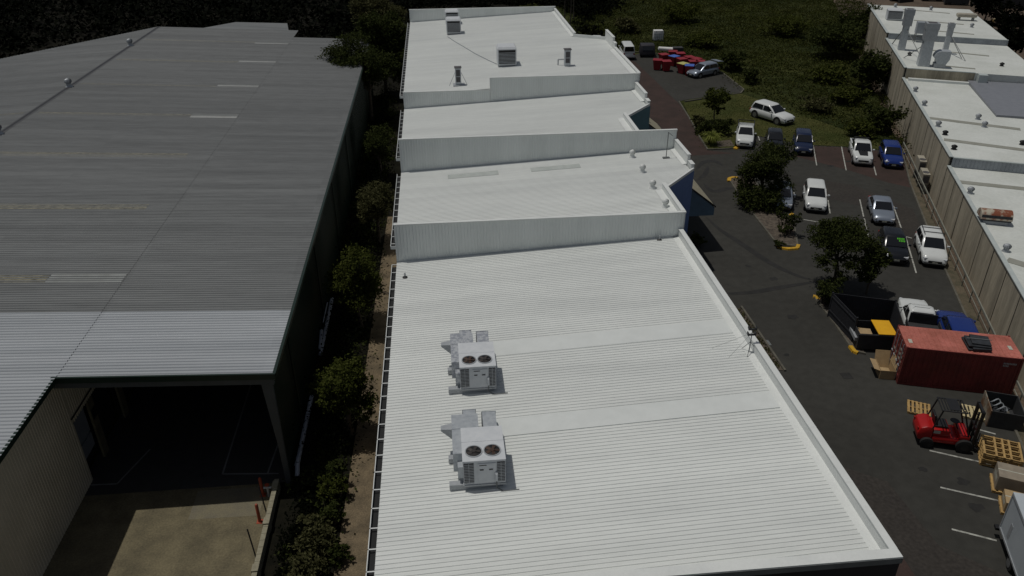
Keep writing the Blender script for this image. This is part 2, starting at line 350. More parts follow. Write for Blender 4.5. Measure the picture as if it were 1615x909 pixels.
sheet('brown_strip', P((1325, 735), (1400, 760), (1480, 860), (1590, 909), (1445, 909)), .004, 'brown_asphalt')
def stripmark(name, pts, w, mat, z=.008, taper=False):
    mb = MB(); n = len(pts); L = []; R_ = []
    for i, p in enumerate(pts):
        d = (pts[min(i+1, n-1)]-pts[max(i-1, 0)]); d.z = 0; d.normalize(); q = Vector((-d.y, d.x, 0))*w/2*(math.sin(math.pi*(i+.6)/(n+.2)) if taper else 1)
        L.append(p+q); R_.append(p-q)
    mb.add([(p.x, p.y, z) for p in L+R_], [(n+i, n+i+1, i+1, i) for i in range(n-1)])
    return struct(mb.build(name, M[mat]))
def smooth_pts(px, k=6):
    pts = P(*px); out = []
    for i in range(len(pts)-1):
        p0, p1, p2, p3 = pts[max(i-1,0)], pts[i], pts[i+1], pts[min(i+2,len(pts)-1)]
        for j in range(k):
            t = j/k; out.append(.5*((2*p1)+(p2-p0)*t+(2*p0-5*p1+4*p2-p3)*t*t+(3*p1-p0-3*p2+p3)*t**3))
    return out+[pts[-1]]
stripmark('tyre_mark', smooth_pts([(1113, 342), (1135, 362), (1170, 385), (1215, 415), (1260, 436), (1290, 443)]), .55, 'tyre_mark', taper=True)
stripmark('tyre_mark', smooth_pts([(1130, 463), (1180, 462), (1240, 452), (1298, 443)]), .5, 'tyre_mark', taper=True)
stripmark('tyre_mark', smooth_pts([(1098, 268), (1110, 256), (1128, 255), (1140, 262)]), .7, 'tyre_mark', taper=True)
stripmark('tyre_mark', smooth_pts([(1110, 290), (1125, 302), (1150, 297), (1160, 299)]), .6, 'tyre_mark', taper=True)
stripmark('tyre_mark', smooth_pts([(1100, 284), (1112, 275), (1117, 262)]), .5, 'tyre_mark', taper=True)
sheet('garden_soil', [(18.0, 36.9), (19.62, 36.9), (19.62, 44.2), (18.0, 44.2)], .03, 'mulch')
sheet('lawn', P((1078, 163), (1168, 148), (1180, 152), (1330, 205), (1424, 241), (1336, 232), (1270, 229), (1190, 214), (1165, 221), (1160, 233), (1117, 236), (1104, 217), (1090, 190)), .04, 'lawn')
isl = P((1150, 284), (1163, 280), (1185, 280), (1215, 322), (1250, 345), (1258, 390), (1226, 387), (1197, 350), (1172, 318))
sheet('island_soil', isl, .09, 'mulch')
sheet('enclosure_soil', P((1287, 470), (1300, 462), (1330, 470), (1362, 540), (1362, 557), (1346, 554)), .09, 'mulch')
# kerbs
def kerb(pts, name='kerb', w=.16, h=.12, mat='kerb', closed=False, z=0):
    mb = MB(); n = len(pts); rng = range(n if closed else n-1)
    for i in rng:
        a, b = pts[i].copy(), pts[(i+1) % n].copy(); d = (b-a).normalized(); q = Vector((-d.y, d.x, 0))*w/2; a -= d*.02; b += d*.02
        mb.hexa([a-q+Vector((0,0,z-.02)), b-q+Vector((0,0,z-.02)), b+q+Vector((0,0,z-.02)), a+q+Vector((0,0,z-.02))], [a-q*.8+Vector((0,0,z+h+.0015*(i%2))), b-q*.8+Vector((0,0,z+h+.0015*(i%2))), b+q*.8+Vector((0,0,z+h+.0015*(i%2))), a+q*.8+Vector((0,0,z+h+.0015*(i%2)))])
    return struct(mb.build(name, M[mat]))
kerb(isl, closed=True)
kerb(P((1226, 387), (1230, 392), (1243, 394), (1257, 393), (1259, 388)), mat='yellow', w=.34, h=.135)
kerb(P((1150, 287), (1150, 283), (1157, 281), (1163, 282)), mat='yellow', w=.4, h=.135)
kerb(P((1284, 470), (1315, 510), (1346, 555), (1364, 559)))
kerb(P((1282.5, 469), (1288, 470), (1290, 474)), mat='yellow', w=.36, h=.135)
kerb(P((1341, 548), (1347, 556), (1352, 558)), mat='yellow', w=.3, h=.135)
kerb(P((1071, 161), (1090, 192), (1104, 218), (1116, 237), (1160, 235), (1164, 222)))
kerb(P((1159, 236), (1163, 233)), mat='yellow', w=.5, h=.135)
kerb(P((1250, 344), (1246, 341), (1250, 339)), mat='yellow', w=.3, h=.135)
kerb(P((985, 84), (1010, 83), (1075, 89), (1140, 116), (1173, 142), (1168, 148), (1080, 161)))
kerb(kerbline)
sheet('bare_patch', P((1130, 224), (1152, 221), (1158, 231), (1132, 233)), .046, 'mulch')
rr = random.Random(9)
for (x, y) in ((1290, 322), (1395, 345), (1310, 262), (1338, 255), (1362, 250), (1520, 760), (1540, 800), (1455, 740), (1250, 500), (1180, 420), (1400, 300), (1240, 560), (1085, 140), (1220, 440)):
    c = at(x, y); pts = []; r0 = rr.uniform(.15, .5)
    for k in range(12): a = 2*math.pi*k/12; q = r0*rr.uniform(.6, 1.2); pts.append((c.x+q*math.cos(a), c.y+q*.8*math.sin(a)))
    sheet('oil_stain', pts, .009, 'tyre_mark')
for (x, y) in ((1207, 541), (1335, 593), (1402, 478)):
    c = at(x, y); sheet('drain_cover', [(c.x-.3, c.y-.3), (c.x+.3, c.y-.3), (c.x+.3, c.y+.3), (c.x-.3, c.y+.3)], .012, 'steel_grey' if x != 1335 else 'tyre_mark')
sheet('asphalt_patch', P((1215, 600), (1262, 640), (1240, 655), (1198, 612)), .005, 'brown_asphalt')
sheet('verge', [uv(36.4, -.36), uv(-30, -.36)]+kerbline[::-1], .05, 'verge')
kerb([Vector((19.7, 36.8, 0)), Vector((19.7, 44.3, 0))])
for q in (((1282,227),(1288,261)),((1327,231),(1334.5,269)),((1378,262),(1382,277)),((1195,212),(1198,222)),((1251,298),(1253.5,312)),((1306,316),(1309,337)),((1356,315),(1362,342)),((1363,345),(1372,385)),((1409,325),(1422,362)),((1428,373),(1445,431)),((1257,345),(1300,352)),((1427,373),(1438,376)),((1378,405),(1383,420)),((1312,388),(1315,396)),
          ((1466,711),(1575,735.5)),((1483,769),(1586,792.5)),((1501,835),(1572,853)),((1450,659),(1466,662.5)),((1537,676),(1570,685)),((1244,213),(1247,225))):
    a, b = at(*q[0]), at(*q[1]); stripmark('parking_line', [a, a.lerp(b, .5), b], .105, 'line', z=.010)
# left side: soil path, dark garden, concrete yard
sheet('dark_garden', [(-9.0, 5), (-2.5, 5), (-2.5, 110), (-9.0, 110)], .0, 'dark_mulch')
sheet('soil_path', [(-5.75, 8), (-2.9, 8), (-2.9, 62), (-4.9, 62), (-5.1, 50), (-5.3, 38), (-5.45, 30), (-5.6, 24)], .006, 'soil')
sheet('concrete_yard', [(-40, 4), (-9.0, 4), (-9.0, 30.2), (-40, 30.2)], .0, 'concrete')
sheet('concrete_slab', [(-12.72, 28.1), (-9.45, 28.05), (-9.45, 30.0), (-12.72, 30.0)], .004, 'concrete_new')
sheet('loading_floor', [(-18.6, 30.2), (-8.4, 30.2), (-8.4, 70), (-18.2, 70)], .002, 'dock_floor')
for a, b in (((-11.85, 38.8), (-11.8, 31.1)), ((-11.8, 31.1), (-9.0, 30.85)), ((-16.85, 30.9), (-18.1, 30.95)), ((-16.85, 30.9), (-16.0, 33.4)), ((-9.15, 36.5), (-9.55, 30.95))):
    stripmark('floor_line', [Vector((*a, 0)), Vector((*b, 0))], .09, 'faint_line', z=.008)
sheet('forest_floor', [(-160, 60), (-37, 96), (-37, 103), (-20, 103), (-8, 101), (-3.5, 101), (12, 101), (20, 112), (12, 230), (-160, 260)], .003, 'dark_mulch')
sheet('bare_earth', [uv(88, -3), uv(82, 17), uv(60, 17), uv(55, 60), uv(140, 70), uv(140, -3)], -.88, 'bare_earth')

# =================================================================== WHITE FACTORY
WB = thing('factory_building', 'long white ribbed metal roofed factory stepping up in four sections beside the asphalt car park', 'building', (14.4, 17, 0))
XL, S = -3.06, .05
def zr(zl): return lambda x: zl+S*(x-XL)
def piece(*k):
    def f(y):
        for (y0, x0), (y1, x1) in zip(k[:-1], k[1:]):
            if y <= y1 or (y1, x1) == k[-1]: return x0+(x1-x0)*min(1, max(0, (y-y0)/(y1-y0) if y1 > y0 else 1))
        return k[-1][1]
    return f
SEC = [(16.95, 42.56, 5.6, ((16.95, 14.15), (42.56, 14.15))),
       (42.56, 54.75, 6.7, ((42.56, 14.3), (47.3, 14.3), (50.4, 17.15), (54.75, 17.15))),
       (54.75, 67.0, 7.8, ((54.75, 14.3), (59.5, 14.3), (62.4, 16.95), (67.0, 16.95))),
       (67.0, 99.2, 8.95, ((67.0, 17.3), (82.0, 17.4), (84.4, 14.5), (99.2, 14.4)))]
for i, (y0, y1, zl, ed) in enumerate(SEC):
    f = piece(*ed); mb = MB()
    rib_sheet(mb, y0+(.35 if i == 0 else .02), y1-.02, lambda y: XL, (lambda y: f(y)-.34) if i == 0 else (lambda y: f(y)-.05), zr(zl), pitch=.2035, h=(.028, .026, .024, .02)[i], top=.028, foot=.052, cuts=2)
    ro = mb.build('roof', M['white_roof'], WB, world=True)
    # walls below the roof
    out = [(-2.9, y0+.03)]+[(x+.02, max(y, y0+.03)) for y, x in ed]+[(-2.9, y1-.03)]
    mb = MB(); mb.hexa([(a, b, 0) for a, b in out], [(a, b, zr(zl)(a)-.06) for a, b in out])
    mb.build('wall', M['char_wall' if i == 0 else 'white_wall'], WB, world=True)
    # eave gutter with straps
    mb = MB(); gz = zl-.07; ye = y1-(0 if i == 3 else .3); ys = y0-(.0 if i else 0)
    mb.bx(-3.36, -3.33, ys, ye, gz-.12, gz+.05, 0); mb.bx(-3.33, -3.06, ys, ye, gz-.15, gz-.12, 1); mb.bx(-3.062, -3.04, ys, ye, gz-.14, gz-.02, 2)
    mb.bx(-3.36, -2.95, ys-.02, ys, gz-.16, gz+.04, 0)
    y = ys+.3
    while y < ye: mb.bx(-3.36, -3.05, y, y+.05, gz+.03, gz+.05, 0); y += 1.0
    mb.build('gutter', [M['white_trim'], M['dark_void'], M['steel_grey']], WB, world=True)
# stepped parapet walls facing the camera (ribbed upright)
def step_wall(y, xl, xr, zb0, tops):
    "tops: list of (x0,x1,z)"
    for x0, x1, z in tops:
        mb = MB(); rib_wall(mb, (x0, y), (x1, y), lambda t: zb0+S*((x0+(x1-x0)*t)-XL)-.02, lambda t: z-.06, pitch=.19, h=.03, foot=.05)
        mb.build('parapet_wall', M['white_wall'], WB, world=True)
        mb = MB(); mb.bx(x0-.02, x1+.06, y-.05, y+.16, z-.08, z); mb.bx(x0-.01, x1+.05, y+.02, y+.13, zb0+S*(x0-XL)-.3, z-.085); mb.build('parapet_cap', M['white_trim'], WB, world=True)
step_wall(42.56, XL, 14.5, 5.6, [(XL, 14.45, 8.08)])
step_wall(54.75, XL, 17.3, 6.7, [(XL, 17.25, 9.2)])
xs = on_y(773.3, 140.5, 67).x
step_wall(67.0, XL, 17.3, 7.8, [(XL, xs-.03, 9.25), (xs+.05, 17.3, 10.27)])
mb = MB(); mb.bx(xs-.04, xs+.04, 66.92, 67.2, 9.0, 10.268); mb.build('parapet_end', M['white_trim'], WB, world=True)
mb = MB(); rib_wall(mb, (XL, 99.2), (14.5, 99.2), lambda t: 8.9+S*17.5*t, lambda t: 10.35, pitch=.19, h=.016); mb.build('parapet_wall', M['white_wall'], WB, world=True)
mb = MB(); mb.bx(XL-.05, 14.6, 99.16, 99.4, 10.35, 10.43); mb.bx(XL-.03, 14.58, 99.25, 99.38, 0, 10.345); mb.build('parapet_cap', M['white_trim'], WB, world=True)
# side parapets
def side_par(y0, y1, x, z, zl, w=.2, flash=.45, x1=None):
    x1 = x if x1 is None else x1; mb = MB(); zr_ = zl+S*(x-XL)
    q = [(x, y0), (x+w, y0), (x1+w, y1), (x1, y1)]
    mb.hexa([(a, b, zr_-.4) for a, b in q], [(a, b, z-.035) for a, b in q])
    c = [(x-.03, y0-.02), (x+w+.03, y0-.02), (x1+w+.03, y1+.02), (x1-.03, y1+.02)]
    mb.hexa([(a, b, z-.035) for a, b in c], [(a, b, z) for a, b in c])
    k = max(1, int((y1-y0)/3.0))
    for j in range(1, k): yy = y0+(y1-y0)*j/k; xx = x+(x1-x)*j/k; mb.bx(xx-.034, xx+w+.034, yy-.03, yy+.03, z-.034, z+.004)
    mb.build('side_parapet', M['white_trim'], WB, world=True)
    if flash:
        mb = MB(); zz = lambda a: zl+S*(a-XL)
        mb.hexa([(x-flash, y0+.05, zz(x-flash)+.03), (x+.002, y0+.05, zz(x)+.03), (x1+.002, y1-.05, zz(x1)+.03), (x1-flash, y1-.05, zz(x1-flash)+.03)],
                [(x-flash, y0+.05, zz(x-flash)+.042), (x+.002, y0+.05, zz(x)+.10), (x1+.002, y1-.05, zz(x1)+.10), (x1-flash, y1-.05, zz(x1-flash)+.042)])
        mb.build('flashing', M['white_trim'], WB, world=True)
side_par(17.3, 42.5, 14.15, 7.0, 5.55, w=.22, flash=.36)
mb = MB(); mb.bx(XL, 14.39, 16.9, 17.28, 6.93, 7.003); mb.bx(XL+.02, 14.37, 17.0, 17.26, 5.3, 6.928); mb.build('front_parapet', M['white_trim'], WB, world=True)
mb = MB(); mb.bx(XL, 14.40, 16.88, 16.90, 6.72, 6.96); mb.build('fascia', M['steel_grey'], WB, world=True)
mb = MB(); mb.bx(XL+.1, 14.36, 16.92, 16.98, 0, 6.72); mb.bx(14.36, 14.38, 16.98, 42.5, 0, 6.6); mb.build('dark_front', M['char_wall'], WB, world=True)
side_par(42.7, 47.3, 14.3, 8.08, 6.7); side_par(54.9, 59.5, 14.3, 9.15, 7.8)
side_par(51.3, 54.7, 17.15, 8.5, 6.7, flash=.3); side_par(50.45, 51.3, 17.2, 8.1, 6.7, w=.22, flash=0)
side_par(63.3, 66.95, 16.95, 9.55, 7.8, flash=.3); side_par(62.45, 63.3, 17.0, 9.15, 7.8, w=.22, flash=0)
side_par(67.2, 77.4, 17.25, 10.27, 8.95); side_par(78.3, 82.0, 17.3, 11.0, 8.95, flash=0); side_par(77.4, 78.3, 17.32, 10.6, 8.95, w=.2, flash=0)
side_par(84.5, 99.1, 14.45, 10.25, 8.95, x1=14.4, flash=.3)
for (a, b, zl, d) in (((14.28, 47.2), (17.3, 50.45), 6.7, 1), ((14.28, 59.4), (17.1, 62.5), 7.8, 1), ((17.4, 82.0), (14.45, 84.5), 8.95, -1)):
    mb = MB(); A = Vector((*a, zl+S*(a[0]-XL))); B = Vector((*b, zl+S*(b[0]-XL))); n = Vector((B.y-A.y, -(B.x-A.x), 0)).normalized()*.14*d; up = Vector((0, 0, .13 if d > 0 else .3))
    mb.hexa([A-up*.5, B-up*.5, B+n-up*.5, A+n-up*.5], [A+up, B+up, B+n+up, A+n+up]); mb.build('roof_edge', M['white_trim'], WB, world=True)
for (a, b, c, zl, mt) in (((14.5, 47.3), (17.38, 50.42), (17.38, 54.7), 6.7, 'blue_wall'), ((14.5, 59.5), (17.2, 62.42), (17.2, 66.95), 7.8, 'teal_wall')):
    mb = MB(); n = Vector((b[1]-a[1], -(b[0]-a[0]), 0)).normalized()*.06
    q = [a, b, (b[0]+n.x, b[1]+n.y), (a[0]+n.x, a[1]+n.y)]; mb.hexa([(x, y, .0) for x, y in q], [(x, y, zl+S*(x-XL)-.09) for x, y in q])
    mb.bx(b[0]-.01, b[0]+.05, b[1]+.03, c[1], 0, zl+S*(b[0]-XL)-.1)
    mb.build('tower_wall', M[mt], WB, world=True)
# awnings over the entries
def awning(po, pi, zo, dy, xi=17.46):
    o = at(*po, zo); i = on_x(*pi, xi); y0 = o.y; mb = MB(); zi = i.z; y1 = y0+dy
    mb.hexa([(xi, y0, zi-.08), (o.x, y0, zo-.08), (o.x, y1, zo-.08), (xi, y1, zi-.08)], [(xi, y0, zi), (o.x, y0, zo), (o.x, y1, zo), (xi, y1, zi)])
    r = mb.build('awning_roof', M['awning_cream'], WB, world=True)
    mb = MB(); mb.hexa([(xi, y0-.06, zi-.10), (o.x+.05, y0-.06, zo-.10), (o.x+.05, y0-.001, zo-.10), (xi, y0-.001, zi-.10)], [(xi, y0-.06, zi+.02), (o.x+.05, y0-.06, zo+.02), (o.x+.05, y0-.001, zo+.02), (xi, y0-.001, zi+.02)])
    mb.bx(o.x+.002, o.x+.05, y0, y1, zo-.1, zo+.02); mb.build('awning_trim', M['black'], WB, world=True)
    mb = MB(); mb.hexa([(xi, y0+.02, zo-.75), (o.x-.03, y0+.02, zo-.75), (o.x-.03, y0+.1, zo-.75), (xi, y0+.1, zo-.75)], [(xi, y0+.02, zi-.11), (o.x-.03, y0+.02, zo-.11), (o.x-.03, y0+.1, zo-.11), (xi, y0+.1, zi-.11)])
    mb.bx(o.x-.1, o.x-.03, y0+.1, y1, zo-.75, zo-.1); mb.build('awning_fascia', M['awning_blue'], WB, world=True)
    mb = MB(); mb.bx(xi+.002, xi+.1, y0+.12, y1-.05, zo-.6, zo-.45); mb.build('awning_bracket', M['steel_grey'], WB, world=True)
    return o, i
awning((1128, 325.5), (1089.5, 304.6), 3.6, 9.0)
o_, i_ = at(1128, 325.5, 3.6), on_x(1089.5, 304.6, 17.46)
q1 = (o_.x, o_.y+12.1, 4.5)
def proj(p):
    c = RT.transposed() @ (Vector(p)-Vector((0, 0, CAMH))); return (PW/2+FPX*c.x/-c.z, PH/2-FPX*c.y/-c.z)
awning(proj(q1), proj((17.46, i_.y+12.1, i_.z+.9)), 4.5, 5.5)
# flat patch strips, translucent strips, roof cable
def roofpatch(name, mat, px, zl, h=.05):
    pts = [on(x, y, zl+h, S, XL) for x, y in px]; mb = MB(); mb.hexa([p-Vector((0, 0, .05)) for p in pts], pts); return mb.build(name, M[mat], WB, world=True)
def patch_y(name, mat, x0, x1, y0, y1, zl, h=.042):
    f = zr(zl); mb = MB(); q = [(x0, y0), (x1, y0), (x1, y1), (x0, y1)]; mb.hexa([(a, b, f(a)-.01) for a, b in q], [(a, b, f(a)+h) for a, b in q]); return mb.build(name, M[mat], WB, world=True)
a = on(1020, 538, 5.64, S, XL); b = on(1020, 516.5, 5.64, S, XL); x0 = on(795, 548, 5.64, S, XL).x
patch_y('flat_sheet', 'patch', x0-.9, 13.8, a.y, b.y, 5.6); F1 = (a.y, b.y)
a = on(1020, 664.5, 5.64, S, XL); b = on(1020, 637, 5.64, S, XL); x0 = on(800, 680, 5.64, S, XL).x
patch_y('flat_sheet', 'patch', x0-.9, 13.8, a.y, b.y, 5.6)
for (xa, ya, xb, yb) in ((706, 278.5, 786, 272.5), (837, 267.5, 915, 261.5)):
    a = on(xa, ya, 6.74, S, XL); b = on(xb, yb, 6.74, S, XL); patch_y('translucent_sheet', 'sky_patch', a.x, b.x, (a.y+b.y)/2-.4, (a.y+b.y)/2+.4, 6.7)
mb = MB(); pts = [on(x, y, 9.0, S, XL) for x, y in ((706, 58), (718, 66), (730, 73), (750, 85), (770, 95), (783, 101))]
for p, q in zip(pts[:-1], pts[1:]): mb.tube(p, q, .035, n=6)
mb.build('roof_cable', M['galv_dull'], WB, world=True)

# =================================================================== GREY WAREHOUSE
WH = thing('warehouse', 'big weathered grey corrugated metal roofed warehouse with an open loading bay under its near corner', 'building', (-8.3, 29.9, 0))
EX, EZ, RX = -8.1, 6.8, -34.2
zw = lambda x: EZ+S*(EX-x) if x > RX else EZ+S*(EX-RX)-S*(RX-x)
def wsheet(name, mat, x0, x1, y0, y1, pitch=.235, h=.045, lift=0):
    mb = MB(); rib_sheet(mb, y0, y1, (lambda y: x0) if not callable(x0) else x0, (lambda y: x1) if not callable(x1) else x1, lambda x: zw(x)+lift, pitch=pitch, h=h, top=.06, foot=.13, cuts=1)
    return mb.build(name, M[mat], WH, world=True)
yb = 35.4
wsheet('roof', 'new_roof', -17.5, EX, 29.8, yb); wsheet('roof', 'new_roof', RX, -17.3, 6, yb, lift=.004); wsheet('roof', 'new_roof', -62, RX, 6, yb)
wsheet('roof', 'old_roof', -17.5, EX, yb, 100.4); wsheet('roof', 'old_roof', RX, -17.3, yb, 104.5, lift=.02); 
wsheet('roof', 'old_roof', lambda y: -62 if y < 78 else -62+(y-78)*1.04, RX, yb, 104.5, lift=.02)
mb = MB(); mb.hexa([(RX-.28, 6, zw(RX-.28)+.035), (RX, 6, zw(RX)+.05), (RX, 104.5, zw(RX)+.05), (RX-.28, 104.5, zw(RX-.28)+.035)], [(RX-.28, 6, zw(RX-.28)+.05), (RX, 6, zw(RX)+.075), (RX, 104.5, zw(RX)+.075), (RX-.28, 104.5, zw(RX-.28)+.05)])
mb.hexa([(RX, 6, zw(RX)+.05), (RX+.28, 6, zw(RX+.28)+.035), (RX+.28, 104.5, zw(RX+.28)+.035), (RX, 104.5, zw(RX)+.05)], [(RX, 6, zw(RX)+.075), (RX+.28, 6, zw(RX+.28)+.05), (RX+.28, 104.5, zw(RX+.28)+.05), (RX, 104.5, zw(RX)+.075)])
mb.build('ridge_cap', M['char_wall'], WH, world=True)
k = 0
for ys in (38.4, 48.0, 57.7, 67.6, 77.3, 87.0, 96.5):
    mb = MB(); y0, y1 = ys, ys+1.05
    rib_sheet(mb, y0, y1, lambda y: -21.2, lambda y: -17.36, lambda x: zw(x)+.03, pitch=.19, h=.02, top=.05, foot=.1); 
    if ys not in (48.0, 57.7): mb.build('skylight_sheet', M['translucent'], WH, world=True)
    mb = MB(); w = -21.25 if ys not in (48.0, 57.7) else -19.0
    rib_sheet(mb, y0+.1, y1-.1, lambda y: -33.6, lambda y: w, lambda x: zw(x)+.026, pitch=.19, h=.02, top=.05, foot=.1); mb.build('mossy_sheet', M['moss'], WH, world=True)
    if ys > 70: continue
    mb = MB(); rib_sheet(mb, y0+.1, y1-.1, lambda y: -46, lambda y: -34.8, lambda x: zw(x)+.026, pitch=.19, h=.02, top=.05, foot=.1); mb.build('mossy_sheet', M['moss'], WH, world=True)
    mb = MB(); rib_sheet(mb, y0, y1, lambda y: -50, lambda y: -46.1, lambda x: zw(x)+.03, pitch=.19, h=.02, top=.05, foot=.1); mb.build('skylight_sheet', M['translucent'], WH, world=True)
# trims
mb = MB(); mb.hexa([(-17.5, 29.7, zw(-17.5)-.25), (EX+.12, 29.7, EZ-.25), (EX+.12, 29.8, EZ-.25), (-17.5, 29.8, zw(-17.5)-.25)], [(-17.5, 29.7, zw(-17.5)+.05), (EX+.12, 29.7, EZ+.05), (EX+.12, 29.8, EZ+.05), (-17.5, 29.8, zw(-17.5)+.05)])
mb.bx(EX, EX+.14, 29.8, 100.4, EZ-.2, EZ+.03); mb.bx(-17.42, -17.3, 6, 29.7, zw(-17.4)-.2, zw(-17.4)+.04); mb.build('gutter', M['green_trim'], WH, world=True)
mb = MB(); mb.hexa([(-17.9, 29.86, zw(-17.9)-.62), (EX-.02, 29.86, EZ-.62), (EX-.02, 30.05, EZ-.62), (-17.9, 30.05, zw(-17.9)-.62)], [(-17.9, 29.86, zw(-17.9)-.1), (EX-.02, 29.86, EZ-.1), (EX-.02, 30.05, EZ-.1), (-17.9, 30.05, zw(-17.9)-.1)]); mb.build('portal_beam', M['portal'], WH, world=True)
mb = MB(); mb.hexa([(-8.5, 29.92, 2.6), (-8.22, 29.92, 2.6), (-8.22, 30.1, 2.6), (-8.5, 30.1, 2.6)], [(-8.72, 29.92, EZ-.6), (-8.22, 29.92, EZ-.6), (-8.22, 30.1, EZ-.6), (-8.72, 30.1, EZ-.6)]); mb.hexa([(-8.45, 29.92, 0), (-8.22, 29.92, 0), (-8.22, 30.1, 0), (-8.45, 30.1, 0)], [(-8.5, 29.92, 2.598), (-8.22, 29.92, 2.598), (-8.22, 30.1, 2.598), (-8.5, 30.1, 2.598)])
mb.build('portal_column', M['portal'], WH, world=True)
# cream side wall with loading docks
WX = -18.15; mb = MB()
def cw(y0, y1, z0, z1): rib_wall(mb, (WX, y0), (WX, y1), lambda t: z0, lambda t: z1, pitch=.2, h=.02)
top = zw(-18.2)-.03
cw(6, 31.35, 0, top); cw(31.35, 70, 3.55, top)
mb.build('wall', M['cream_wall'], WH, world=True)
for y in (33.05, 36.25, 40.0, 44.0): mb = MB(); mb.bx(WX-.1, WX+.02, y-.02, y+.55, 0, 3.55); mb.build('dock_pillar', M['concrete'], WH, world=True)
for j, y in enumerate((33.05, 36.25)):
    mb = MB(); mb.bx(WX+.021, WX+.035, y+.03, y+.5, 2.35, 2.95); mb.build('dock_number_plate', M['black'], WH, world=True)
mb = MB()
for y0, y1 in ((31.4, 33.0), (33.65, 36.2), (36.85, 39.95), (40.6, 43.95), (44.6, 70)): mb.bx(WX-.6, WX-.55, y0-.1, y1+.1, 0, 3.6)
mb.bx(WX-.55, WX, 31.3, 70, 3.56, 3.6); mb.build('dock_opening_shade', M['dark_void'], WH, world=True)  # near-black sheets stand in for the shade inside the open docks
mb = MB(); mb.bx(WX-.5, WX-.2, 31.5, 32.9, 1.9, 3.5); mb.bx(WX-.5, WX-.2, 31.5, 32.9, 1.0, 1.8); mb.build('roller_shutter', M['blue_sheet'], WH, world=True)
mb = MB(); mb.bx(WX+.03, WX+.08, 31.2, 60, 3.85, 3.9); mb.build('wall_rail', M['black'], WH, world=True)
mb = MB(); rib_wall(mb, (-8.3, 30.1), (-8.3, 100), lambda t: 0, lambda t: EZ-.1, pitch=.2, h=.02); mb.bx(-18.1, -8.35, 69.9, 70, 0, 6.7); mb.bx(-37, -18.0, 99.9, 100, 0, 7); mb.build('green_wall', M['green_trim'], WH, world=True)
mb = MB(); mb.bx(-62, -18.3, 6.2, 6.3, 0, 7); mb.build('wall', M['cream_wall'], WH, world=True)
mb = MB(); z = .55
mb.tube((-8.0, 30.9, z), (-8.0, 36.4, z), .12); mb.tube((-8.0, 30.9, z), (-8.0, 30.4, .15), .12); mb.build('storm_pipe', M['pipe_pale'], WH, world=True); mb = MB(); mb.tube((-8.0, 40.6, z), (-8.0, 47.4, z), .12); mb.tube((-8.1, 41.2, z), (-8.1, 42.6, z+.5), .1); mb.tube((-8.1, 43.5, z+.5), (-8.1, 46, z+.5), .04)
mb.build('storm_pipe', M['pipe_pale'], WH, world=True)
for y in (31.0, 31.5): mb = MB(); mb.tube((-8.15, y, .3), (-7.88, y+.5, .8), .08); mb.build('pipe_clamp', M['pipe_pale'], WH, world=True)
for y in (34, 44.5, 55, 66): mb = MB(); mb.tube((-8.16, y, 0), (-8.16, y, 6.6), .06); mb.build('downpipe', M['green_trim'], WH, world=True)
# low grey roof beyond the warehouse
SH = thing('shed', 'low grey metal roofed shed just beyond the far edge of the warehouse roof', 'shed', (-28, 108, 0))
mb = MB(); a = on_y(300, 48, 109); b = on_y(372, 35, 118); c = on_y(453, 37, 118); d = on_y(457, 58, 109)
mb.hexa([(p.x, p.y, p.z-.25) for p in (a, d, c, b)], [a, d, c, b]); mb.build('roof', M['old_roof'], SH, world=True)
mb = MB(); mb.hexa([(a.x+.5, 109.3, 0), (d.x-.2, 109.3, 0), (c.x-.2, 117.8, 0), (b.x+.5, 117.8, 0)], [(a.x+.5, 109.3, a.z-.3), (d.x-.2, 109.3, d.z-.3), (c.x-.2, 117.8, c.z-.3), (b.x+.5, 117.8, b.z-.3)]); mb.build('wall', M['char_wall'], SH, world=True)

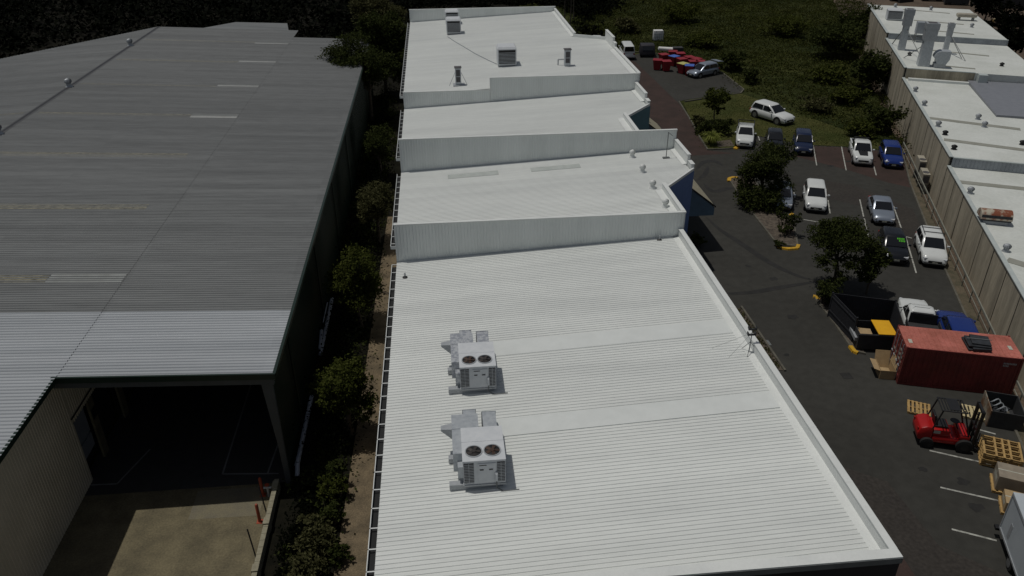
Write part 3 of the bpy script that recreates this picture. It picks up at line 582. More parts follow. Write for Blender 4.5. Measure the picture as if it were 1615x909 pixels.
# =================================================================== RIGHT CONCRETE FACTORY
RB = thing('concrete_factory', 'tilt up concrete panel factory with pale flat roofs in stepped sections behind the guard rail', 'building', uv(24, .9, -.9))
V0 = .9
RS = [(-32, 24.0, 3.15), (24.0, 51.5, 3.95), (51.5, 68.0, 5.08), (68.0, 90.5, 5.75)]
for i, (u0, u1, zt) in enumerate(RS):
    W_ = 30 if i < 2 else 15.4
    mb = MB(); q = [uv(u0, V0+.25), uv(u0, W_), uv(u1, W_), uv(u1, V0+.25)]
    sl_ = lambda v: zt-.12-.012*(v-V0)
    vs = [(V0+.24), W_]; mb.hexa([uv(u0+.0, v_, -.9) for v_ in vs]+[uv(u1, v_, -.9) for v_ in vs[::-1]], [uv(u0, v_, sl_(v_)) for v_ in vs]+[uv(u1, v_, sl_(v_)) for v_ in vs[::-1]])
    mb.build('roof', M['right_roof'], RB, world=True)
    # panels
    n = max(1, round((u1-u0)/3.3)); w = (u1-u0)/n; mb = MB()
    for k in range(n):
        a0, a1 = u0+k*w+.075, u0+(k+1)*w-.075; off = .006*(k % 3)
        mb.hexa([uv(a0, V0+off, -.95), uv(a1, V0+off, -.95), uv(a1, V0+.2, -.95), uv(a0, V0+.2, -.95)], [uv(a0, V0+off, zt-.06), uv(a1, V0+off, zt-.06), uv(a1, V0+.2, zt-.06), uv(a0, V0+.2, zt-.06)])
    if i < 3:   # nothing
        pass
    mb.build('wall', M['panel_conc'], RB, world=True)
    mb = MB(); mb.hexa([uv(u0, V0+.1, -.9), uv(u1, V0+.1, -.9), uv(u1, V0+.235, -.9), uv(u0, V0+.235, -.9)], [uv(u0, V0+.1, zt-.065), uv(u1, V0+.1, zt-.065), uv(u1, V0+.235, zt-.065), uv(u0, V0+.235, zt-.065)]); mb.build('wall_joint', M['joint'], RB, world=True)
    mb = MB(); mb.hexa([uv(u0, V0-.06, zt-.06), uv(u1, V0-.06, zt-.06), uv(u1, V0+.26, zt-.06), uv(u0, V0+.26, zt-.06)], [uv(u0, V0-.06, zt), uv(u1, V0-.06, zt), uv(u1, V0+.26, zt), uv(u0, V0+.26, zt)]); mb.build('coping', M['coping'], RB, world=True)
    if i > 0:
        z0 = RS[i-1][2]-.5; W2 = 8.3 if i == 2 else W_; mb = MB(); pa, pb = uv(u0, V0+.25), uv(u0, W2)
        rib_wall(mb, (pa.x-RU.x*.03, pa.y-RU.y*.03), (pb.x-RU.x*.03, pb.y-RU.y*.03), lambda t: z0, lambda t: zt-.1-.012*(W2-V0)*t, pitch=.3 if i != 2 else 3, h=.03 if i != 2 else .005)
        mb.build('step_wall', M['zinc_wall' if i != 2 else 'panel_conc'], RB, world=True)
        mb = MB(); mb.hexa([uv(u0-.1, V0+.26, zt-.1), uv(u0-.1, W2, sl_(W2)), uv(u0+.12, W2, sl_(W2)), uv(u0+.12, V0+.26, zt-.1)], [uv(u0-.1, V0+.26, zt-.04), uv(u0-.1, W2, sl_(W2)+.07), uv(u0+.12, W2, sl_(W2)+.07), uv(u0+.12, V0+.26, zt-.04)]); mb.build('step_coping', M['coping'], RB, world=True)
def rz(v, zt): return zt-.12-.012*(v-V0)
def rstrip(i, p, q, w=.5, name='roof_strip', mat='roof_lite', h=.03):
    zt = RS[i][2]; a = at(*p, zt-.15); b = at(*q, zt-.25); d = (b-a); d.z = 0; d.normalize(); n = Vector((-d.y, d.x, 0))*w/2
    def zz(p_): return rz((p_-RO).dot(RV), zt)
    mb = MB(); c = [a-n, b-n, b+n, a+n]; mb.hexa([(p_.x, p_.y, zz(p_)-.02) for p_ in c], [(p_.x, p_.y, zz(p_)+h) for p_ in c]); return mb.build(name, M[mat], RB, world=True)
rstrip(1, (1466, 187), (1609, 205), .75); rstrip(1, (1488.6, 221), (1640, 241), .75); rstrip(0, (1514, 288), (1640, 302), .75); rstrip(0, (1588.5, 410.5), (1640, 428), .8)
rstrip(3, (1420.7, 14.5), (1498, 21.5), .5); rstrip(3, (1441, 32), (1520, 39), .5); rstrip(3, (1457, 47), (1536.4, 54.6), .5); rstrip(2, (1467, 79), (1560, 88.8), .5); rstrip(2, (1487.7, 104), (1538, 109.4), .5)
rstrip(1, (1432, 127), (1537, 135), .5, 'roof_strip', 'patch', .25)
# blue-grey roof plane in the recess of the third section
mb = MB(); zt = RS[1][2]; ub = (at(1594, 183, zt)-RO).dot(RU); q = [uv(51.35, 7.7, zt), uv(ub, 7.7, zt), uv(ub, 24, zt), uv(51.35, 24, zt)]
q2 = at(1551, 122, RS[2][2]); 
mb.hexa([p+Vector((0, 0, -.4)) for p in q], [q[0]+Vector((0,0,.12)), q[1]+Vector((0,0,.0)), q[2]+Vector((0,0,.0)), q[3]+Vector((0,0,.12))]); mb.build('blue_roof', M['blue_sheet'], RB, world=True)
for p_ in ((1540, 125),):
    mb = MB(); c = at(1547, 131, zt); mb.box(c+Vector((0, 0, .3)), (.9, .9, 1.3), rz=-AL); mb.build('roof_upstand', M['coping'], RB, world=True)
# =================================================================== ROOF EQUIPMENT
def R1(px, py, h=0): return on(px, py, 5.6+h, S, XL)
def ac_unit(label, fl, fr, fan_mats, gm='galv'):
    "fl, fr: front bottom corners on the roof"
    w = fr.x-fl.x; T = thing('packaged_air_conditioner', label, 'air conditioner', ((fl.x+fr.x)/2, (fl.y+fr.y)/2, (fl.z+fr.z)/2+.03), 0, 'packaged air conditioners on the white roof')
    h0, h1, dp = .22, 1.42, 1.95; k = w/2
    mb = MB(); mb.bx(-k, k, 0, dp, h0+.06, h1); mb.bx(-k-.015, k+.015, -.015, dp*.56, h1+.001, h1+.03); mb.bx(-k-.015, k+.015, dp*.565, dp+.015, h1+.001, h1+.03); mb.build('cabinet', M['unit_paint'], T)
    mb = MB(); mb.bx(-.3*k, .55*k, -.025, -.002, .36, 1.3); mb.build('access_panel', M['unit_paint'], T)
    mb = MB(); mb.bx(-.22*k, -.04*k, -.04, -.026, .98, 1.03); mb.bx(.22*k, .4*k, -.04, -.026, .98, 1.03); mb.bx(-.24*k, .1*k, -.03, -.026, 1.2, 1.24); mb.build('handle', M['black'], T)
    for a, b in ((-.97, -.5), (.6, .97)):
        mb = MB(); mb.bx(a*k, b*k, -.012, -.001, .36, 1.34, 0)
        for i in range(12): mb.bx(a*k, b*k, -.03, -.0125, .4+i*.078, .425+i*.078, 1)
        mb.bx((a+b)/2*k-.01, (a+b)/2*k+.01, -.034, -.031, .36, 1.34, 1); mb.build('coil_louver', [M['louver'], M['galv_dull']], T)
    mb = MB(); mb.bx(.5*k, .62*k, -.1, -.031, .45, .85); mb.bx(.52*k, .6*k, -.13, -.101, .68, .8); mb.build('switch_box', M['unit_paint'], T); mb = MB(); mb.tube((.56*k, -.06, .45), (.56*k, -.06, .1), .022, n=6); mb.tube((.56*k, -.06, .1), (.56*k+.25, -.2, .02), .022, n=6); mb.tube((.56*k+.25, -.2, .02), (k+.5, -.2, .06), .022, n=6); mb.build('conduit', M['steel_grey'], T)
    for s, fm in ((-.46, fan_mats[0]), (.42, fan_mats[1])):
        c = (s*k, dp*.27, h1+.03); mb = MB(); mb.lathe([(.34, .002), (.34, .03), (.30, .03), (.30, .004)], c, 24); mb.lathe([(.3, .003), (.29, .006)], c, 24, m=1)
        f = mb.build('condenser_fan', [M['galv_dull'], M['black']], T, smooth=True)
        mb = MB(); mb.lathe([(.09, .007), (.09, .05)], c, 12)
        for i in range(5):
            a = i*2*math.pi/5; ca, sa = math.cos(a), math.sin(a); q = [(.08, -.05), (.27, -.11), (.28, .05), (.08, .05)]
            b_ = [(c[0]+x*ca-y*sa, c[1]+x*sa+y*ca, c[2]+.012+.02*(j in (0, 1))) for j, (x, y) in enumerate(q)]; mb.hexa(b_, [(x, y, z+.008) for x, y, z in b_])
        mb.build('fan_blades', M[fm], f)
    # rails under the unit
    for y in (.05, 1.55):
        mb = MB(); mb.bx(-k-.55, k-.1, y+.05, y+.3, -.02, .2); mb.build('support_beam', M['galv_dull'], T)
    mb = MB(); mb.bx(-k-.02, k+.02, -.03, dp, .205, .275); mb.build('base_frame', M['galv_dull'], T)
    # return air box on the left with its hood and ducts down to the roof
    mb = MB(); mb.bx(-k-.36, -k-.004, .55, dp+.049, .5, 1.38); mb.bx(-k-.36, -.12*k, dp+.05, dp+.95, .5, 1.40); mb.bx(-k-.2, -k-.004, .2, .54, .45, 1.0); o = mb.build('return_air_box', M[gm], T)
    mb = MB(); mb.hexa([(-k-.8, dp+.3, 1.12), (-k-.363, dp+.2, .75), (-k-.363, dp+.6, .75), (-k-.8, dp+.55, 1.12)], [(-k-.8, dp+.3, 1.2), (-k-.363, dp+.2, 1.25), (-k-.363, dp+.6, 1.25), (-k-.8, dp+.55, 1.2)]); mb.build('rain_hood', M['galv_dull'], o)
    def duct(x0, x1, y0, y1, y2, zt):
        mb = MB(); mb.bx(x0, x1, y0, y1, .55, zt); mb.hexa([(x0+.004, y1+.002, .35), (x1-.004, y1+.002, .35), (x1-.004, y2, -.05), (x0+.004, y2, -.05)], [(x0+.004, y1+.002, zt-.002), (x1-.004, y1+.002, zt-.002), (x1-.004, y2, zt*.45), (x0+.004, y2, zt*.45)])
        mb.bx(x0-.02, x1+.02, y1-.02, y1+.001, .53, zt+.02); mb.build('supply_duct', M[gm], T)
    duct(.12*k, .8*k, dp+.02, dp+1.1, dp+2.0, 1.34); duct(-.85*k, -.2*k, dp+.96, dp+1.4, dp+1.9, 1.26)
    return T
M['fan_rust'] = pm('fan_rust', (.07, .032, .018), .6, c2=(.025, .018, .014), scale=8)
ac_unit('white packaged air conditioner farther from the front roof edge, with a reddish left fan', R1(727, 622.5), R1(783, 619), ('fan_rust', 'fan'), 'galv_mottle')
ac_unit('white packaged air conditioner nearer the front roof edge, with a rusty right fan', R1(732, 774.5), R1(798, 770.5), ('fan', 'fan_rust'))
def cooler(label, p, w, h, d, rz=0, grp='louvred evaporative coolers on the far white roof', front='louver'):
    T = thing('evaporative_cooler', label, 'roof cooler', p, rz, grp); mb = MB()
    mb.bx(-w/2, w/2, 0, d, .12, h*.9); mb.hexa([(-w/2-.04, -.04, h*.9+.001), (w/2+.04, -.04, h*.9+.001), (w/2+.04, d+.04, h*.9+.001), (-w/2-.04, d+.04, h*.9+.001)], [(-w/2+.1, .1, h), (w/2-.1, .1, h), (w/2-.1, d-.1, h), (-w/2+.1, d-.1, h)]); mb.build('housing', M['unit_paint'], T)
    mb = MB(); mb.bx(-w/2+.1, w/2-.1, -.01, -.001, .2, h*.85, 0)
    for i in range(9): mb.bx(-w/2+.1, w/2-.1, -.05, -.011, .22+i*(h*.64/9), .27+i*(h*.64/9), 1)
    mb.build('louver_panel', [M['black'], M['galv_dull']], T)
    mb = MB(); mb.bx(-w/2+.1, w/2-.1, .15, d-.15, -.25, .119); mb.build('duct_curb', M['galv_dull'], T); return T
def R4(px, py): return on(px, py, 8.98, S, XL)
def R2(px, py): return on(px, py, 6.74, S, XL)
cooler('white louvred box cooler behind another one near the back parapet of the far roof', R4(713.5, 39), 1.55, 1.55, 1.5)
cooler('white louvred box cooler right in front of the one at the back parapet', R4(716, 54.5), 1.6, 1.65, 1.6)
cooler('white louvred box cooler at the right end of the roof cable', R4(800, 105), 1.75, 1.75, 1.8)
def flue(label, p, w, h, cap=True, grp=None, legs=True, name='flue', rz=0):
    T = thing(name, label, 'flue', p, rz, grp); mb = MB(); mb.bx(-w/2, w/2, -w/2, w/2, -.1, h); mb.bx(-w/2-.02, w/2+.02, -w/2-.02, w/2+.02, h*.5, h*.5+.05); mb.build('shaft', M['galv'], T)
    mb = MB(); mb.bx(-w/2-.06, w/2+.06, -w/2-.06, w/2+.06, h+.001, h+.06); mb.bx(-w*.35, w*.35, -w/2-.012, -w/2-.001, h*.2, h*.9); mb.build('louver_cap', M['louver'], T)
    if legs:
        mb = MB()
        for a, b in ((-1, -.5), (1, -.5)): mb.tube((a*w/2, b*w/2, h*.75), (a*(w/2+.55), b*.6, 0), .02, n=5)
        mb.bx(-w/2-.2, w/2+.3, -w/2-.2, w/2+.2, -.05, .05); mb.build('stay', M['galv_dull'], T)
    return T
flue('slim grey louvred flue with stay wires standing on the left of the far white roof', R4(723, 134), .5, 1.5, grp='slim flues on the far white roof')
flue('slim grey louvred flue with a side pipe on the far white roof', R4(894.5, 103.5), .55, 1.45, grp='slim flues on the far white roof', legs=False)
mb = MB(); p = R4(890, 102); mb.tube(p+Vector((0, -.1, .5)), p+Vector((-.6, -.1, .5)), .06); mb.tube(p+Vector((-.6, -.1, .5)), p+Vector((-.6, -.1, -.02)), .06); tag(mb.build('bent_pipe', M['galv_dull'], loc=p), 'short bent pipe on the roof beside the right hand flue', 'pipe')
def whirly(label, p, r=.3, h=.75, mat='galv_dull', grp=None, rz=0):
    T = thing('roof_vent', label, 'roof vent', p, rz, grp); mb = MB(); mb.lathe([(r*1.15, -.08), (r*1.1, .0), (r*.72, .12), (r*.72, h*.4)], n=12); mb.build('base', M[mat], T, smooth=True)
    mb = MB(); n = 12; prof = [(r*.75, h*.4), (r*1.05, h*.55), (r*1.1, h*.72), (r*.85, h*.9), (r*.3, h)]
    for i in range(n):
        a = 2*math.pi*i/n; b = a+.42; 
        for (r0, z0), (r1, z1) in zip(prof[:-1], prof[1:]): mb.add([(r0*math.cos(a), r0*math.sin(a), z0), (r0*.82*math.cos(b), r0*.82*math.sin(b), z0), (r1*.82*math.cos(b), r1*.82*math.sin(b), z1), (r1*math.cos(a), r1*math.sin(a), z1)], [(0, 1, 2, 3)])
    mb.lathe([(r*.6, h*.42), (r*.8, h*.65), (r*.6, h*.9), (r*.35, h)], n=12); mb.lathe([(r*.4, h+.001), (r*.1, h+.04)], n=12); mb.build('turbine', M[mat], T, smooth=True); return T
g = 'whirlybird vents along the right edge of the second white roof'
for (x, y), l in zip(((997, 247.5), (1013, 271), (1029, 296), (1049, 326)), ('white whirlybird vent closest to the tall ribbed parapet wall above it', 'white whirlybird vent second below the tall ribbed parapet, next to the nearest roof bend', 'white whirlybird vent beside the notch where the parapet bends out', 'white whirlybird vent nearest the front parapet of the second roof')):
    whirly(l, R2(x, y), .21, .52, 'white_trim', g)
def stubvent(label, p):
    T = thing('vent_pipe', label, 'vent pipe', p, 0, 'small vent pipes on the near white roof'); mb = MB(); mb.tube((0, 0, -.05), (0, 0, .3), .05); mb.build('pipe', M['galv_dull'], T); mb = MB(); mb.lathe([(.16, 0), (.16, .02), (.06, .1)], n=10); mb.build('boot', M['black'], T)
stubvent('tiny vent pipe with a black boot near the left gutter of the near white roof', R1(639, 438)); stubvent('tiny vent pipe with a black boot below the right end of the ribbed parapet', R1(1040, 379))
# antennas
p = R2(1050.5, 249); T = thing('roof_pole', 'thin grey pole with a bent top beside the tall parapet on the second roof', 'pole', p); mb = MB(); mb.tube((0,0,0), (0,0,1.9), .03); mb.tube((0,0,1.9), (.35,.1,1.6), .02); mb.build('pole', M['steel_grey'], T); mb = MB(); mb.bx(-.25,.25,-.1,.1,-.02,.05); mb.build('foot', M['steel_grey'], T)
p = R1(1181, 556); T = thing('antenna', 'small roof antenna on a tripod beside the right parapet of the near roof', 'antenna', p)
mb = MB(); mb.tube((0,0,0), (0,0,1.35), .022); mb.build('mast', M['steel_grey'], T); mb = MB()
for a in (0, 2.1, 4.2): mb.tube((0,0,.6), (.42*math.cos(a), .42*math.sin(a), 0), .015, n=5)
mb.build('tripod', M['steel_grey'], T); mb = MB()
for z in (1.0, 1.3): mb.bx(-.2,.2,-.04,.04,z-.04,z+.02); mb.bx(-.2,-.16,-.05,.12,z,z+.12); mb.bx(.16,.2,-.05,.12,z,z+.12)
mb.build('dipole', M['black'], T); mb = MB()
for q in ((-1.6,.6,-.05), (-1.1,-.3,-.05), (1.0,.2,.45)): mb.tube((0,0,1.1), q, .006, n=4)
mb.build('guy_wire', M['steel_grey'], T)
# warehouse ridge vents
for y, l in ((0, 'grey whirlybird vent on the warehouse ridge at the left edge of the picture'), (1, 'grey whirlybird vent in the middle of the warehouse ridge'), (2, 'grey whirlybird vent farthest along the warehouse ridge')):
    p = on_x(*((0, 216), (109, 136), (206, 73))[y], RX); p.z = zw(RX)+.06; whirly(l, p, .3, .75, 'galv_dull', 'whirlybird vents on the warehouse ridge')
# right factory roof equipment
def RR(i, px, py):
    p = at(px, py, RS[i][2]-.15); p.z = rz((p-RO).dot(RV), RS[i][2]); return p
g = 'vents on the concrete factory roofs'
for i, px, py, dk, l in ((3,1412,11.5,0,'grey whirlybird vent left of the long strip on the farthest concrete factory roof'),(3,1468,15.5,0,'grey whirlybird vent above the long strip on the farthest concrete factory roof'),(3,1532.5,42,0,'grey whirlybird vent just below the tan box on the farthest roof'),(2,1434,88,1,'small black vent at the foot of the leaning braces between the tall ducts'),(2,1580,103,1,'small black vent alone at the right of the duct roof'),
        (1,1443,145,0,'grey whirlybird vent nearest the concrete step on the roof with the blue panel'),(1,1457,167,0,'grey whirlybird vent at the wall edge level with the blue panel corner'),(1,1479,200,0,'grey whirlybird vent at the wall edge between the two long strips'),(1,1542,188,0,'grey whirlybird vent above the long strip, right of the blue panel corner'),(1,1552,200,0,'grey whirlybird vent touching the long strip'),(1,1490,213,1,'black roof vent at the wall edge just above the second strip'),(1,1504,236,1,'black roof vent just above the ribbed blue grey step'),(1,1612,227.5,1,'black roof vent at the right edge of the picture above the ribbed step'),
        (0,1529.5,305.5,0,'grey whirlybird vent above the rusty hood on the nearest concrete factory roof'),(0,1586,397,0,'grey whirlybird vent below the rusty hood on the nearest concrete factory roof')):
    whirly(l, RR(i, px, py), .25 if not dk else .24, .55 if not dk else .4, 'black' if dk else 'galv_dull', g)
T = cooler('grey box cooler with a dark face on the farthest concrete factory roof', RR(3, 1410, 33), 2.0, 1.5, 1.6, -AL, None)
def bigduct(label, p, w, h, cap, rz=-AL):
    T = thing('exhaust_duct', label, 'duct', p, rz, 'tall exhaust ducts on the concrete factory'); mb = MB(); mb.hexa([(-w/2,-w/2,-.1),(w/2,-w/2,-.1),(w/2,w/2,-.1),(-w/2,w/2,-.1)], [(-w*.42,-w*.42,h*.6),(w*.42,-w*.42,h*.6),(w*.42,w*.42,h*.6),(-w*.42,w*.42,h*.6)]); mb.bx(-w*.45,w*.45,-w*.45,w*.45,h*.3,h*.32); mb.build('shaft', M['galv'], T)
    mb = MB(); mb.bx(-cap/2,cap/2,-cap/2,cap/2,h*.602,h*.86); mb.bx(-cap/2-.05,cap/2+.05,-cap/2-.05,cap/2+.05,h*.861,h); mb.build('discharge_head', M['galv_dull'], T)
    mb = MB(); mb.bx(-cap*.35,cap*.35,-cap*.35,cap*.35,h+.001,h+.03); mb.build('outlet', M['louver'], T); return T
bigduct('tallest square exhaust duct at the left of the duct group', RR(2, 1421, 79), .8, 4.9, 1.0)
bigduct('wide square exhaust duct in the middle beside the curved blower', RR(2, 1455, 103.5), 1.25, 4.8, 1.3)
bigduct('slim square exhaust duct at the right of the duct group', RR(2, 1489.5, 84), .6, 3.6, .62)
p = RR(2, 1480, 106); T = thing('duct_blower', 'short fat grey blower with a curved back beside the wide duct', 'blower', p, -AL); mb = MB(); pf = [(-.1-.7*math.cos(t), 1.15+.75*math.sin(t)) for t in [i*(math.pi/2)/9 for i in range(10)]]+[(.85, 1.9), (.85, 1.0), (.6, .5), (-.45, .5), (-.5, .9)]; n_ = len(pf); mb.add([(x_, -.6, z_) for x_, z_ in pf]+[(x_, .6, z_) for x_, z_ in pf], [(i, (i+1) % n_, n_+(i+1) % n_, n_+i) for i in range(n_)]+[tuple(range(n_)), tuple(range(n_, 2*n_))]); mb.build('scroll', M['galv'], T, smooth=True); mb = MB(); mb.bx(-.6,.6,-.5,.5,-.1,.5); mb.build('stand', M['galv_dull'], T)
p = RR(2, 1449, 66); T = thing('filter_box', 'blue grey filter box standing between the tall exhaust ducts', 'filter box', p, -AL); mb = MB(); mb.bx(-.7,.7,-.5,.5,1.1,2.5); mb.build('box', M['zinc_wall'], T); mb = MB(); [mb.tube((a,b,-.1),(a,b,1.099),.05) for a in (-.6,.6) for b in (-.4,.4)]; mb.bx(-1.6,1.6,-.06,.06,.6,.7); mb.build('frame', M['steel_grey'], T)
mb = MB(); A = RR(2, 1407, 70); B = RR(2, 1421, 79)+Vector((0,0,3.0)); mb.tube(A, B, .06); B2 = RR(2,1425,92); mb.tube(B2, RR(2,1455,103)+Vector((0,0,2.6)), .04); mb.tube(RR(2,1523,96), RR(2,1490,84)+Vector((0,0,2.4)), .04); mb.tube(RR(2,1517,92), RR(2,1490,84)+Vector((0,0,2.4)), .04); mb.tube(RR(2,1455,96), B-Vector((0,0,.3)), .04)
tag(mb.build('duct_brace', M['steel_grey'], loc=A), 'thin leaning steel braces that hold the tall exhaust ducts upright', 'brace')
p = RR(3, 1523, 31); T = thing('tan_roof_box', 'tan rounded box unit on the farthest concrete factory roof', 'roof unit', p, -AL); mb = MB(); mb.bx(-1.3,1.3,-.5,.5,.45,.95); mb.build('casing', M['condenser'], T, bevel=.15); mb = MB(); mb.bx(-1.0,-.8,-.4,.4,-.05,.46); mb.bx(.8,1.0,-.4,.4,-.05,.46); mb.build('leg', M['steel_grey'], T)
# rusty hood
p = RR(0, 1566, 352); T = thing('roof_hood', 'big curved roof hood with a rust red patch on the nearest concrete factory roof', 'roof hood', p, -AL)
mb = MB(); prof = [(math.cos(t)*.62, math.sin(t)*.6) for t in [i*math.pi/10 for i in range(11)]]
n = len(prof); mb.add([(-1.05, a+.1, b+.42) for a, b in prof]+[(1.05, a+.1, b+.42) for a, b in prof], [(i, i+1, n+i+1, n+i) for i in range(n-1)]+[tuple(range(n)), tuple(range(n, 2*n))]); mb.build('hood', M['rust'], T, smooth=True)
mb = MB(); mb.bx(-.8,.8,-.4,.4,-.1,.415); mb.build('curb', M['zinc_wall'], T)
mb = MB(); mb.bx(-1.0,1.0,-.50,-.46,.3,.75); mb.build('front_louver', M['tarp'], T)
# =================================================================== FENCE, CONDENSERS
FN = thing('guard_rail_fence', 'grey steel guard rail on posts along the foot of the concrete panel wall', 'fence', uv(10, -.42)); mb = MB()
us = [-12+2.4*i for i in range(21)]
for u_ in us: mb.box(uv(u_, -.5, .5), (.07, .07, 1.16), rz=-AL)
mb.build('post', M['rail'], FN, world=True); mb = MB()
a, b = uv(-12, -.5), uv(36.2, -.5); n = RV*.04
mb.hexa([a-n+Vector((0,0,1.0)), b-n+Vector((0,0,1.0)), b+n+Vector((0,0,1.0)), a+n+Vector((0,0,1.0))], [a-n+Vector((0,0,1.14)), b-n+Vector((0,0,1.14)), b+n+Vector((0,0,1.14)), a+n+Vector((0,0,1.14))]); mb.build('top_rail', M['rail'], FN, world=True)
mb = MB(); mb.tube(a+Vector((0,0,.55)), b+Vector((0,0,.55)), .03); mb.build('mid_rail', M['rail'], FN, world=True)
for (u_, v_, z, l) in ((30.6, .5, -.35, 'tan outdoor condenser unit farther up the concrete wall behind the guard rail'), (28.2, .5, -.75, 'tan outdoor condenser unit nearer the camera behind the guard rail')):
    T = thing('condenser_unit', l, 'condenser', uv(u_, v_-.2, -.9), -AL, 'tan condenser units behind the guard rail'); mb = MB(); h = 1.9+z; mb.bx(-.3,.3,-.9,.9,h-.2,h+.75); mb.build('casing', M['condenser'], T); mb = MB(); mb.lathe([(.3, .76), (.3, .78)], (0,-.3,h), 14); mb.bx(-.25,.25,-.91,-.9,h-.1,h+.6); mb.build('fan_grille', M['louver'], T); mb = MB(); mb.bx(-.25,.25,-.8,-.7,0,h-.2); mb.bx(-.25,.25,.7,.8,0,h-.2); mb.build('stand', M['steel_grey'], T)
# wheel stops / blocks by the kerb
# =================================================================== CARS
def lerp(a, b, t): return tuple(x+(y-x)*t for x, y in zip(a, b))
def ring(x0, x1, w, z, c=.12):
    return [(x0, -w+c, z), (x0+c, -w, z), (x1-c, -w, z), (x1, -w+c, z), (x1, w-c, z), (x1-c, w, z), (x0+c, w, z), (x0, w-c, z)]
KIND = {  # L, W, H, belt, hood, nose, tail ; cabin belt x0,x1 ; roof x0,x1
 'suv': (4.6,1.86,1.68,1.02,1.0,.72,.92, -2.2,.95, -1.85,.1), 'sedan': (4.65,1.8,1.46,.92,.9,.64,.86, -1.75,.95, -1.0,.1),
 'hatch': (4.3,1.76,1.5,.94,.92,.66,.88, -2.0,.95, -1.55,.1), 'mpv': (4.4,1.76,1.62,.98,.95,.66,.92, -2.1,1.25, -1.75,.25),
 'ute': (5.3,1.88,1.8,1.08,1.06,.84,1.04, -.95,1.05, -.6,.25), 'van': (4.9,1.8,2.0,1.1,1.08,.8,1.05, -2.4,1.75, -2.3,1.15)}
def car(name, label, cat, front, ang, kind, paintm, sc=1.0, group=None, extra=(), center=None, tail=False):
    L, W, H, zb, zh, zn, zt, c0, c1, r0, r1 = KIND[kind]; d = Vector((math.cos(ang), math.sin(ang), 0))
    pos = center if center is not None else front-d*(L/2*sc)
    T = thing(name, label, cat, pos, ang, group); T.scale = (sc, sc, sc); hw = W/2; Pm = M[paintm]
    st = [(-L/2, .45, zt*.72, .80), (-L/2+.06, .36, zt*.9, .9), (-L/2+.25, .3, zt, .97), (-L*.25, .28, zb, 1), (0, .28, zb, 1), (L*.18, .28, zb, 1), (c1+.03, .28, zh, .995), (L/2-.75, .28, zh-.05, .98), (L/2-.35, .28, (zh+zn)/2+.05, .93), (L/2-.1, .3, zn, .86), (L/2, .38, zn*.72, .74)]
    rows = []
    for x, z0, z1, k in st:
        w = hw*k; h = [(w*.9, z0), (w*.99, z0+.12), (w, (z0+z1)/2), (w*.975, z1-.12), (w*.9, z1-.03), (w*.72, z1+.012), (w*.3, z1+.035)]
        rows.append([(x, y, z) for y, z in h]+[(x, -y, z) for y, z in h[::-1]])
    n = len(rows[0]); mb = MB(); mb.add([p for r in rows for p in r], [(j*n+i, j*n+(i+1) % n, (j+1)*n+(i+1) % n, (j+1)*n+i) for j in range(len(rows)-1) for i in range(n)]+[tuple(range(n)), tuple(range((len(rows)-1)*n, len(rows)*n))])
    wb, wr = hw*.9, hw*.76
    rg = [ring(c0, c1, wb, zb-.06), ring(c0+(r0-c0)*.5, c1+(r1-c1)*.5, (wb+wr)/2+.02, (zb+H)/2, .1), ring(r0-.03, r1+.03, wr+.01, H-.09, .1), ring(r0+.04, r1-.06, wr-.08, H-.02, .12), ring(r0+.3, r1-.3, wr-.3, H, .15)]
    k0 = len(mb.v); m8 = 8; mb.add([p for r in rg for p in r], [(j*m8+i, j*m8+(i+1) % m8, (j+1)*m8+(i+1) % m8, (j+1)*m8+i) for j in range(4) for i in range(m8)]+[tuple(range(32, 40))])
    mb.build('body', Pm, T, smooth=True)
    G = M['glass_dark']
    def pane(nm, A, B, C_, D, off, m=G):
        mb = MB(); o = Vector(off); q = [Vector(p)+o for p in (A, B, C_, D)]; mb.hexa([p-o*.8 for p in q], q); return mb.build(nm, m, T)
    def fx(t): return c1+(r1+.03-c1)*t if t > 0 else c1
    def fz(t): return zb+(H-.09-zb)*t
    def fw(t): return wb+(wr-wb)*t
    def bxx(t): return c0+(r0-.03-c0)*t
    t0, t1 = .06, .93
    pane('windscreen', (fx(t0), -fw(t0)+.1, fz(t0)), (fx(t0), fw(t0)-.1, fz(t0)), (fx(t1), fw(t1)-.1, fz(t1)), (fx(t1), -fw(t1)+.1, fz(t1)), (.03, 0, .03))
    pane('rear_window', (bxx(t0+.1), -fw(t0)+.12, fz(t0+.1)), (bxx(t0+.1), fw(t0)-.12, fz(t0+.1)), (bxx(t1), fw(t1)-.12, fz(t1)), (bxx(t1), -fw(t1)+.12, fz(t1)), (-.03, 0, .03))
    if kind != 'van' or True:
        xm = (c0+c1)/2+.05
        for s in (-1, 1):
            for (xa, xb, ya, yb_) in ((xm+.05, c1-.22, xm+.05, r1-.02), (c0+.25 if kind != 'ute' else c0+.15, xm-.05, r0+.15 if kind != 'ute' else r0+.1, xm-.05)):
                if xb-xa < .2: continue
                pane('side_window', (xa, s*(fw(.1)), fz(.1)), (xb, s*fw(.1), fz(.1)), (max(min(yb_, xb), ya+.05), s*fw(.88), fz(.88)), (ya, s*fw(.88), fz(.88)), (0, s*.035, .01))
